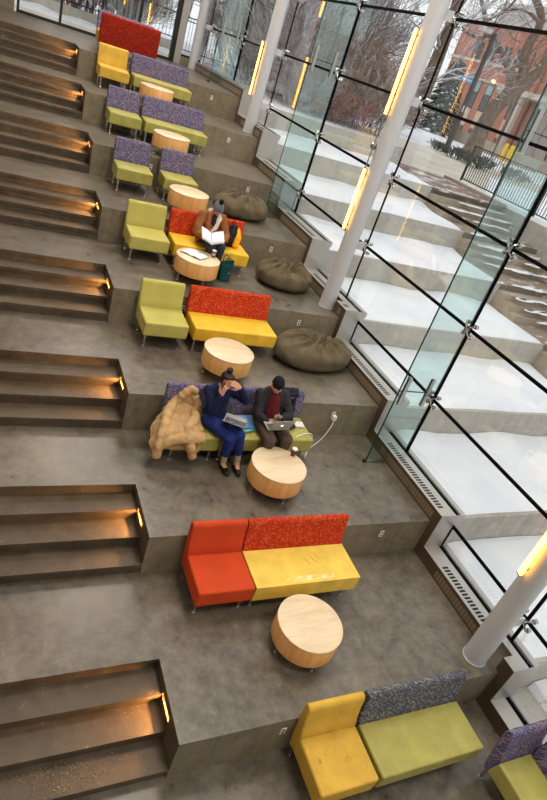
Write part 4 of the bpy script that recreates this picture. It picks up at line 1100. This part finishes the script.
# black railing
def railing(name, p0, p1, z, h, n_bal, every, label, group=None, bm_='black'):
    p0, p1 = Vector(p0), Vector(p1); L = (p1 - p0).length; rz = math.atan2((p1 - p0).y, (p1 - p0).x)
    e = empty(name, (p0.x, p0.y, z), rz, label, 'railing', group)
    MB().box(0, L, -.022, .022, h - .04, h).build('top_rail', 'black', e); MB().box(0, L, -.018, .018, .12, .155).build('bottom_rail', 'black', e)
    m = int(round(L / every))
    for i in range(m + 1):
        x = L * i / m; MB().box(x - .025, x + .025, -.025, .025, 0, h).build('post', 'black', e)
    proto = None
    for i in range(n_bal):
        x = L * (i + .5) / n_bal
        if proto is None:
            proto = MB().box(-.009, .009, -.009, .009, .155, h - .04).build('baluster', bm_, e); proto.location = (x, 0, 0)
        else:
            c = proto.copy(); COL.objects.link(c); c.parent = e; c.location = (x, 0, 0)
    return e
railing('railing', (XO2 + .17, 14.6), (XO2 + .17, 3.6), 3.66, 1.22, 92, 1.83, 'black metal railing on the concrete wall beside the outdoor steps')
railing('railing', (-5.5, 24.4), (4.6, 24.4), 4.62, 1.0, 70, 1.7, 'dark railing on the low wall behind the back windows', None, 'alu')
railing('railing', (4.7, 24.4), (9.6, 24.4), 4.3, 1.3, 40, 1.6, 'dark railing beyond the far corner of the glass wall', None, 'alu')
# terrace behind the back windows
struct(MB().box(-14, XO0, 19.6, 24.2, 3.9, 4.17).build('ground', 'road'))
struct(MB().box(-14, XO0, 24.2, 24.6, 3.9, 4.62).build('ground', 'outcrete'))
struct(MB().box(-40, XO0, 24.6, 48, 3.6, 4.3).build('ground', 'snow'))
def lump(u, v): return V(-8 + u * 12.5, 23.2 + v * 1.0, 4.17 + .30 * v ** 1.5 * (.4 + .8 * abs(noise.noise(V(u * 9, 1, 1)))) + .03 * noise.noise(V(u * 30, v * 4, 2)))
tag(MB().grid(lump, 90, 10).build('snow', 'snow', None, smooth=True), 'snow banked against the low wall behind the back windows', 'snow', None, 'stuff')

# ------------------------------------------------------------------ trees and shrubs
def grow(m, p, d, L, r, lev, rnd, spread=.6, up=.12, nseg=4, kids=5, lim=.0045, nside=5):
    pts = [p]; rad = [r]; dirs = [d]
    for i in range(nseg):
        d = (d + V(rnd.gauss(0, .16), rnd.gauss(0, .16), rnd.gauss(0, .12) + up * .5)).normalized()
        pts.append(pts[-1] + d * (L / nseg)); rad.append(max(lim, r * (1 - .55 * (i + 1) / nseg))); dirs.append(d)
    m.tube(pts, rad, nside if lev > 1 else 3, cap=False)
    if lev <= 0: return
    for k in range(kids):
        t_ = rnd.uniform(.3, 1) if k else 1.0
        i = min(nseg, max(1, int(t_ * nseg + .5)))
        dd = dirs[i]; a = dd.orthogonal().normalized(); a.rotate(Matrix.Rotation(rnd.uniform(0, 2 * pi), 3, dd))
        nd = (dd + a * rnd.uniform(spread * .6, spread * 1.4) + V(0, 0, up)).normalized()
        grow(m, pts[i], nd, L * rnd.uniform(.5, .78), rad[i] * rnd.uniform(.5, .72), lev - 1, rnd, spread, up, max(2, nseg - 1), kids, lim, nside)
def tree_mesh(seed, h, r, lev, kids, mat, spread=.6, lim=.006):
    rnd = random.Random(seed); m = MB(); grow(m, V(0, 0, -.1), V(rnd.gauss(0, .05), rnd.gauss(0, .05), 1), h * .42, r, lev, rnd, spread, .12, 5, kids, lim, 6)
    return m.build('bare_tree', mat, None, smooth=True)
def shrub_mesh(seed, h, w, n, mat, lev=2, kids=4, lim=.004):
    rnd = random.Random(seed); m = MB()
    for i in range(n):
        a = rnd.uniform(0, 2 * pi); q = rnd.uniform(0, w * .5)
        d = V(math.cos(a) * rnd.uniform(.1, .8), math.sin(a) * rnd.uniform(.1, .8), 1).normalized()
        grow(m, V(math.cos(a) * q, math.sin(a) * q, -.05), d, h * rnd.uniform(.5, .7), .014, lev, rnd, .55, .1, 3, kids, lim, 4)
    return m.build('shrub', mat, None, smooth=True)
tp = [tree_mesh(11, 11, .17, 4, 5, 'twig', .62, .011), tree_mesh(23, 12, .20, 4, 5, 'greytwig', .6, .011), tree_mesh(37, 10, .14, 4, 5, 'twig', .7, .011)]
spots = [(6.0, 25.5, 0, 0.95), (9.0, 28.5, 1, 1.0), (12.2, 29, 2, 1.0), (13.5, 33, 0, 1.1), (16.8, 36, 1, 1.05), (10.5, 36, 2, 1.2), (7.0, 33, 1, 1.1), (3.5, 29, 2, 1.0), (.5, 31, 0, 1.05), (-2.5, 29.5, 1, .95), (2.0, 38, 1, 1.2), (-6, 34, 2, 1.1), (15.5, 42, 2, 1.2), (19.8, 43, 0, 1.1), (24.5, 45, 1, 1.1), (6.0, 43, 0, 1.2), (11, 45, 1, 1.2), (-1, 44, 2, 1.2), (21, 52, 2, 1.25), (29, 55, 0, 1.2)]
desc = ['at the far corner of the glass wall', 'beyond the farthest glass fin', 'behind the reddish shrubs of the planting bed', 'left of the second column top', 'behind the second column', 'deep behind the shrubs', 'behind the third column', 'right behind the back windows', 'in the middle of the back windows', 'at the left of the back windows', 'far behind the back windows', 'beyond the left end of the low wall', 'far behind the middle glass fin', 'far behind the second column', 'left of the brick building', 'far beyond the third column', 'farthest beyond the shrubs', 'farthest behind the back windows', 'before the left end of the brick building', 'at the left end of the brick building']
used = set()
for i, (x, y, q, s) in enumerate(spots):
    o = tp[q] if q not in used else tp[q].copy()
    if q in used: COL.objects.link(o)
    used.add(q)
    o.location = (x, y, 4.2 if x < 9.6 and y < 48 else 3.6); o.rotation_euler = (0, 0, i * 2.4); o.scale = (s, s, s)
    tag(o, 'bare snow-dusted tree %s' % desc[i], 'tree', 'bare trees behind the building')
sp_ = [shrub_mesh(5, 1.7, 1.2, 40, 'redtwig', 3, 4, .007), shrub_mesh(9, 1.5, 1.2, 34, 'twig', 3, 4, .006), shrub_mesh(13, 2.6, 1.2, 24, 'greytwig', 3, 4, .008)]
ssp = [(6.1, 16.6, 2, .8), (6.6, 16.0, 1, .75), (7.3, 16.6, 0, 1.), (8.2, 16.2, 0, 1.0), (9.1, 16.0, 0, .9), (7.7, 18.0, 0, 1.2), (9.0, 17.8, 0, 1.15), (6.3, 18.4, 2, 1.1), (8.3, 20.2, 2, 1.4), (9.4, 21, 2, 1.4), (7.0, 21.5, 2, 1.5), (6.6, 20.6, 1, 1.2), (10.4, 22.5, 2, 1.6), (11.6, 25, 2, 1.7), (9.0, 25, 2, 1.7),
       (6.4, 15.2, 1, .7), (7.5, 15.1, 0, .75), (8.4, 15.0, 1, .8), (9.2, 15.1, 0, .7),
       (-4.6, 25.6, 0, 1.1), (-3.0, 25.4, 0, 1.2), (-1.4, 25.7, 0, 1.1), (.2, 25.4, 0, 1.25), (1.8, 25.6, 0, 1.15), (3.2, 25.8, 0, 1.0), (-2.2, 27, 0, 1.5), (1.0, 27.2, 0, 1.5), (-.6, 28.2, 0, 1.6), (3.0, 27.5, 0, 1.3)]
sd_ = ['nearest the glass in the planting bed', 'low and grey at the bed front', 'reddish, third along the bed front', 'reddish, fourth along the bed front', 'reddish at the bed corner by the plaza', 'taller reddish one in the bed middle', 'taller reddish one by the plaza edge', 'grey one behind the nearest shrub', 'tall grey one behind the reddish ones', 'tall grey one by the sanded path', 'tall grey one near the glass', 'mid height one near the glass corner', 'very tall one past the bed', 'very tall one before the trees', 'very tall one deep in the bed',
       'small one at the wall edge nearest the glass', 'small reddish one at the middle of the wall edge', 'small grey one at the wall edge', 'small reddish one at the wall end by the steps',
       'reddish, leftmost behind the railing', 'reddish, second behind the railing', 'reddish, third behind the railing', 'reddish, fourth behind the railing', 'reddish, fifth behind the railing', 'reddish, rightmost behind the railing', 'larger reddish one at the left rear', 'larger reddish one at the right rear', 'largest reddish one in the rear row', 'reddish one at the far right rear']
used = set()
for i, (x, y, q, s) in enumerate(ssp):
    o = sp_[q] if q not in used else sp_[q].copy()
    if q in used: COL.objects.link(o)
    used.add(q)
    o.location = (x, y, 4.2 if y < 24.6 else 4.3); o.rotation_euler = (0, 0, i * 1.9); o.scale = (s, s, s)
    if x > 9.75: o.location.z = 3.58
    tag(o, 'leafless winter shrub, %s' % sd_[i], 'shrub', 'winter shrubs outside')
# low junipers by the path
jp = shrub_mesh(41, .9, 1.4, 26, 'evergreen', 2, 5, .02)
for i, (x, y, s) in enumerate(((20.7, 26.8, 1.0), (20.4, 24.4, 1.25), (20.6, 22.9, 1.35), (22.6, 22.6, 1.2))):
    o = jp if i == 0 else jp.copy()
    if i: COL.objects.link(o)
    o.location = (x, y, 3.58); o.rotation_euler = (0, 0, i * 1.3); o.scale = (s * .62, s * .62, s * .5)
    tag(o, 'low dark juniper by the sanded path, %s' % ['left of the lamp post', 'right of the lamp post', 'in front of the big trunk', 'right of the big trunk'][i], 'shrub', 'junipers by the path')
# big old tree with snow on its limbs, traced at its own distance
YT = 31.5
def tr(pts, n=5, dy=0):
    P = [(at_y(a, b, YT + dy * i), r) for i, (a, b, r) in enumerate(pts)]
    q = smooth_path([p for p, _ in P], n); rr = []
    for i in range(len(q)):
        t_ = i / (len(q) - 1) * (len(P) - 1); a = min(int(t_), len(P) - 2); rr.append(1.32 * (P[a][1] + (P[a + 1][1] - P[a][1]) * (t_ - a)))
    return q, rr
base = at_y(471, 152, YT); base.z = 3.58
e = empty('big_tree', base, 0, 'big old leafless tree with snowy limbs in front of the brick building', 'tree')
limbs = [([(469, 157, .62), (474, 147, .46), (481, 131, .40), (490, 115, .38), (499, 102, .36)], 'trunk'),
         ([(497, 105, .30), (508, 92, .26), (511, 78, .24), (509, 66, .22), (502, 54, .20), (493, 40, .17), (487, 28, .13), (484, 12, .10), (480, -6, .08)], 'limb'),
         ([(499, 103, .32), (516, 88, .27), (523, 72, .25), (525, 56, .23), (530, 42, .22), (538, 30, .20), (541, 14, .18), (534, -4, .16)], 'limb'),
         ([(500, 103, .34), (520, 88, .28), (535, 74, .25), (550, 56, .22), (566, 40, .18)], 'limb'),
         ([(489, 32, .10), (478, 22, .08), (468, 20, .06), (458, 16, .03)], 'limb'),
         ([(490, 34, .12), (480, 38, .09), (470, 34, .07), (464, 30, .05), (461, 22, .03)], 'limb'),
         ([(487, 20, .07), (500, 14, .06), (512, 4, .05), (520, -6, .04)], 'limb'),
         ([(539, 22, .09), (528, 12, .07), (514, 10, .06), (500, 14, .03)], 'limb'),
         ([(508, 28, .04), (513, 38, .035), (520, 42, .03)], 'limb'),
         ([(489, 42, .05), (497, 30, .03), (506, 26, .02)], 'limb')]
rnd = random.Random(3)
for pts, nm in limbs:
    q, rr = tr(pts, 5, .12 if nm == 'limb' else .03)
    m = MB(); m.tube([p - base for p in q], rr, 10)
    if nm == 'limb':
        for i in range(2, len(q) - 1, 3):
            d = (q[i + 1] - q[i]).normalized(); a = d.orthogonal(); a.rotate(Matrix.Rotation(rnd.uniform(0, 6.28), 3, d))
            grow(m, q[i] - base, (d * .6 + a * .8 + V(0, 0, .2)).normalized(), rnd.uniform(1.2, 2.2), min(.05, rr[i] * .35), 2, rnd, .6, .05, 3, 3, .010, 4)
    o = m.build(nm, 'bark', e, smooth=True)
# second trunk, half hidden by the second column
b2 = at_y(409, 121, 30); b2.z = 3.58
rnd = random.Random(8); m = MB()
q = [at_y(409, 121, 30) - V(0, 0, .2), at_y(416, 108, 30), at_y(428, 82, 30), at_y(440, 52, 30), at_y(450, 26, 30), at_y(458, -4, 30)]
m.tube([p - b2 for p in smooth_path(q, 4)], [.55 - .016 * i for i in range(21)], 10)
e = empty('big_tree', b2, 0, 'thick leaning trunk half hidden behind the second white column', 'tree')
m.build('trunk', 'bark', e, smooth=True)
m = MB()
for p in q[2:]:
    for j in range(4): grow(m, p - b2, V(rnd.gauss(0, 1), rnd.gauss(0, .6), .5).normalized(), 3.0, .09, 3, rnd, .6, .1, 4, 4, .011, 4)
m.build('branches', 'twig', e, smooth=True)
# spruce beside the building
e = empty('spruce', (34.6, 46.6, 3.58), 0, 'dark green spruce standing against the brick building', 'tree')
MB().cyl((0, 0, 0), (0, 0, 6.1), .14, .03, 8).build('trunk', 'bark', e)
rnd = random.Random(2); m = MB()
for i in range(190):
    z = .4 + 5.6 * (i / 190) ** .95; L = 2.0 * (1 - z / 6.6) + .2; a = i * 2.4
    d = V(math.cos(a), math.sin(a), -.25)
    for j in range(7):
        t_ = (j + 1) / 7; p = V(0, 0, z) + d * L * t_
        for s in (-1, 1):
            sd = V(-d.y, d.x, 0) * s
            m.cyl(p, p + (sd * .45 * (1.15 - t_) + d * .28) + V(0, 0, -.06), .09, .03, 4, cap=False)
    m.cyl(V(0, 0, z), V(0, 0, z) + d * L, .03, .01, 4, cap=False)
m.build('needles', 'evergreen', e)

# ------------------------------------------------------------------ street lamp with blue sign
e = empty('street_lamp', (21.6, 27.2, 3.58), 0, 'dark street lamp post with boxy head in front of the brick building', 'street lamp')
MB().cyl((0, 0, 0), (0, 0, .25), .17, .13, 16).build('base', 'lampmetal', e)
MB().cyl((0, 0, .25), (0, 0, 6.0), .17, .12, 16).build('pole', 'lampmetal', e)
MB().box(-.75, .10, -.10, .10, 5.95, 6.03).build('arm', 'lampmetal', e)
MB().box(-1.0, -.35, -.19, .19, 5.92, 6.14).build('lamp_head', 'palewall', e, bevel=.02)
sg = at_y(469, 80.5, 27.2).z - 3.58; m = MB(); m.box(-.92, -.10, -.012, .012, sg - .12, sg + .12); s = m.build('street_sign', 'signblue', e)
s['label'] = 'bright blue sign plate'
m = MB()
for i in range(6): m.box(-.84 + i * .11, -.78 + i * .11, -.015, -.0121, sg - .05, sg + .05)
m.build('lettering', 'offwhite', s)
MB().box(-.14, .14, -.13, -.11, 2.2, 2.5).build('notice', 'offwhite', e)
MB().box(-.06, .10, -.14, -.11, 1.1, 1.3).build('red_tag', 'orange', e)

# ------------------------------------------------------------------ brick building
XB = 45.0
e = empty('brick_building', (XB, 54, 3.5), 0, 'red brick building with dark windows and pale stone bands across the snowy lawn', 'building')
B = lambda a, b, c, d, z0, z1: (a - XB, b - XB, c - 54, d - 54, z0 - 3.5, z1 - 3.5)
w0 = MB().box(*B(XB, XB + 14, 46.2, 62.5, 3.4, 14.6)).build('brick_wall', 'brick', e)
w1 = MB().box(*B(XB - 3.2, XB + 14, 22, 46.2, 3.4, 14.3)).build('brick_wall', 'brick', e)
MB().box(*B(XB - .18, XB + .02, 46.2, 62.6, 10.92, 11.16)).build('stone_band', 'stone', e)
MB().box(*B(XB - .14, XB + .02, 46.2, 62.6, 9.36, 9.56)).build('stone_band', 'stone', e)
MB().box(*B(XB - .2, XB + 14, 46.2, 62.7, 14.6, 14.85)).build('parapet', 'stone', e)
for q in range(5):
    y = 45.4 - q * 1.0
    MB().box(*B(XB - 3.45, XB - 3.2, y - .28, y + .28, 3.4, 14.25)).build('pilaster', 'brick', e)
def bwin(y0, y1, z0, z1, xb=XB, blind=False):
    f = MB(); x = xb
    f.box(*B(x - .06, x + .02, y0 - .06, y0, z0, z1)); f.box(*B(x - .06, x + .02, y1, y1 + .06, z0, z1)); f.box(*B(x - .06, x + .02, y0 - .06, y1 + .06, z1, z1 + .07)); f.box(*B(x - .10, x + .02, y0 - .06, y1 + .06, z0 - .1, z0))
    if blind: f.box(*B(x - .05, x + .02, y0, y1, z0 + (z1 - z0) * .55, z0 + (z1 - z0) * .55 + .06))
    w = f.build('window', 'black', e)
    MB().box(*B(x - .03, x - .004, y0, y1, z0, z1)).build('pane', 'winglass', w)
    if blind: MB().box(*B(x - .045, x - .031, y0 + .03, y1 - .03, z0 + (z1 - z0) * .6, z1 - .03)).build('blind', 'blind', w)
for i in range(5): bwin(57.85 - 2.32 * i, 59.15 - 2.32 * i, 11.3, 12.7)
for i in range(4):
    bwin(55.65 - 2.2 * i, 56.65 - 2.2 * i, 6.75, 9.3, XB, True)
    MB().box(*B(XB - .05, XB + .02, 55.65 - 2.2 * i, 56.65 - 2.2 * i, 4.9, 6.6)).build('tan_panel', 'tanpanel', e)
    bwin(55.7 - 2.2 * i, 56.6 - 2.2 * i, 4.1, 4.7)
# entrance
MB().box(*B(XB - 5.2, XB - 3.0, 40.2, 46.9, 8.6, 9.05)).build('canopy', 'stone', e)
for y in (46.5, 43.6, 40.8): MB().box(*B(XB - 5.0, XB - 4.6, y - .22, y + .22, 4.0, 8.6)).build('canopy_post', 'stone', e)
MB().box(*B(XB - 3.26, XB - 3.19, 41.0, 46.0, 4.0, 8.5)).build('entrance_glazing', 'winglass', e)
for i in range(4): MB().box(*B(XB - 6.6 - .45 * (3 - i) - .0, XB - 3.2, 40.2, 47, 3.4, 3.55 + .15 * i)).build('entrance_step', 'stone', e)
lp = at_x(493, 81.5, XB - .2)
MB().ell((lp.x - XB, lp.y - 54, lp.z - 3.5), (.2, .28, .2), 12, 8).build('lit_wall_lamp', 'warm', e, smooth=True)
# dark planter and yellow posts before the entrance
o = MB().box(36.5, 38, 36, 46, 3.55, 4.5).build('planter_wall', 'brownstep', None); tag(recentre(o), 'dark low planter wall in front of the brick building entrance', 'wall')
for i, (px, py) in enumerate(((506.5, 147), (513, 147), (516.5, 147))):
    p = at_x(px, py, 36.0)
    e = empty('yellow_post', (p.x, p.y, 3.58), 0, 'small yellow post by the brick building entrance, %s' % ['left', 'middle', 'right'][i], 'post', 'yellow posts by the entrance')
    MB().cyl((0, 0, 0), (0, 0, 1.15), .16, n=12).build('post_body', 'hydrant', e); MB().ell((0, 0, 1.15), (.19, .19, .16), 12, 8).build('post_cap', 'hydrant', e)
# pale building far behind
pb = MB().box(66, 80, 44, 84, 3.5, 21.5).build('wall', 'palewall', None)
e = empty('pale_building', (73, 64, 3.5), 0, 'pale building with a row of dark windows far behind the brick one', 'building')
for v in pb.data.vertices: v.co -= V(73, 64, 3.5)
pb.parent = e
for i in range(12):
    w = MB().box(-7.08, -6.98, -17 + i * 3, -15.2 + i * 3, 12.6, 15.4).build('window', 'winglass', e)
# thin pole right of the elm
o = MB().cyl((34, 37.2, 3.55), (34, 37.2, 8.6), .07, .07, 10).build('thin_pole', 'lampmetal', None); tag(recentre(o), 'thin dark pole in front of the brick entrance', 'pole')

# ================================================================== world and view
wd = bpy.data.worlds.new('world'); SC.world = wd; wd.use_nodes = True
nt = wd.node_tree; nt.nodes.clear()
out = nt.nodes.new('ShaderNodeOutputWorld'); bg = nt.nodes.new('ShaderNodeBackground')
tc = nt.nodes.new('ShaderNodeTexCoord'); sx = nt.nodes.new('ShaderNodeSeparateXYZ'); rp = nt.nodes.new('ShaderNodeValToRGB')
nt.links.new(tc.outputs['Generated'], sx.inputs[0]); nt.links.new(sx.outputs[2], rp.inputs[0]); nt.links.new(rp.outputs[0], bg.inputs[0]); nt.links.new(bg.outputs[0], out.inputs[0])
rp.color_ramp.elements[0].position = 0; rp.color_ramp.elements[0].color = (.86, .87, .90, 1); rp.color_ramp.elements[1].position = .5; rp.color_ramp.elements[1].color = (.95, .97, 1, 1)
bg.inputs[1].default_value = 1.32
SC.view_settings.view_transform = 'Standard'; SC.view_settings.look = 'None'; SC.view_settings.gamma = 1; SC.view_settings.exposure = 0; SC.view_settings.use_curve_mapping = False
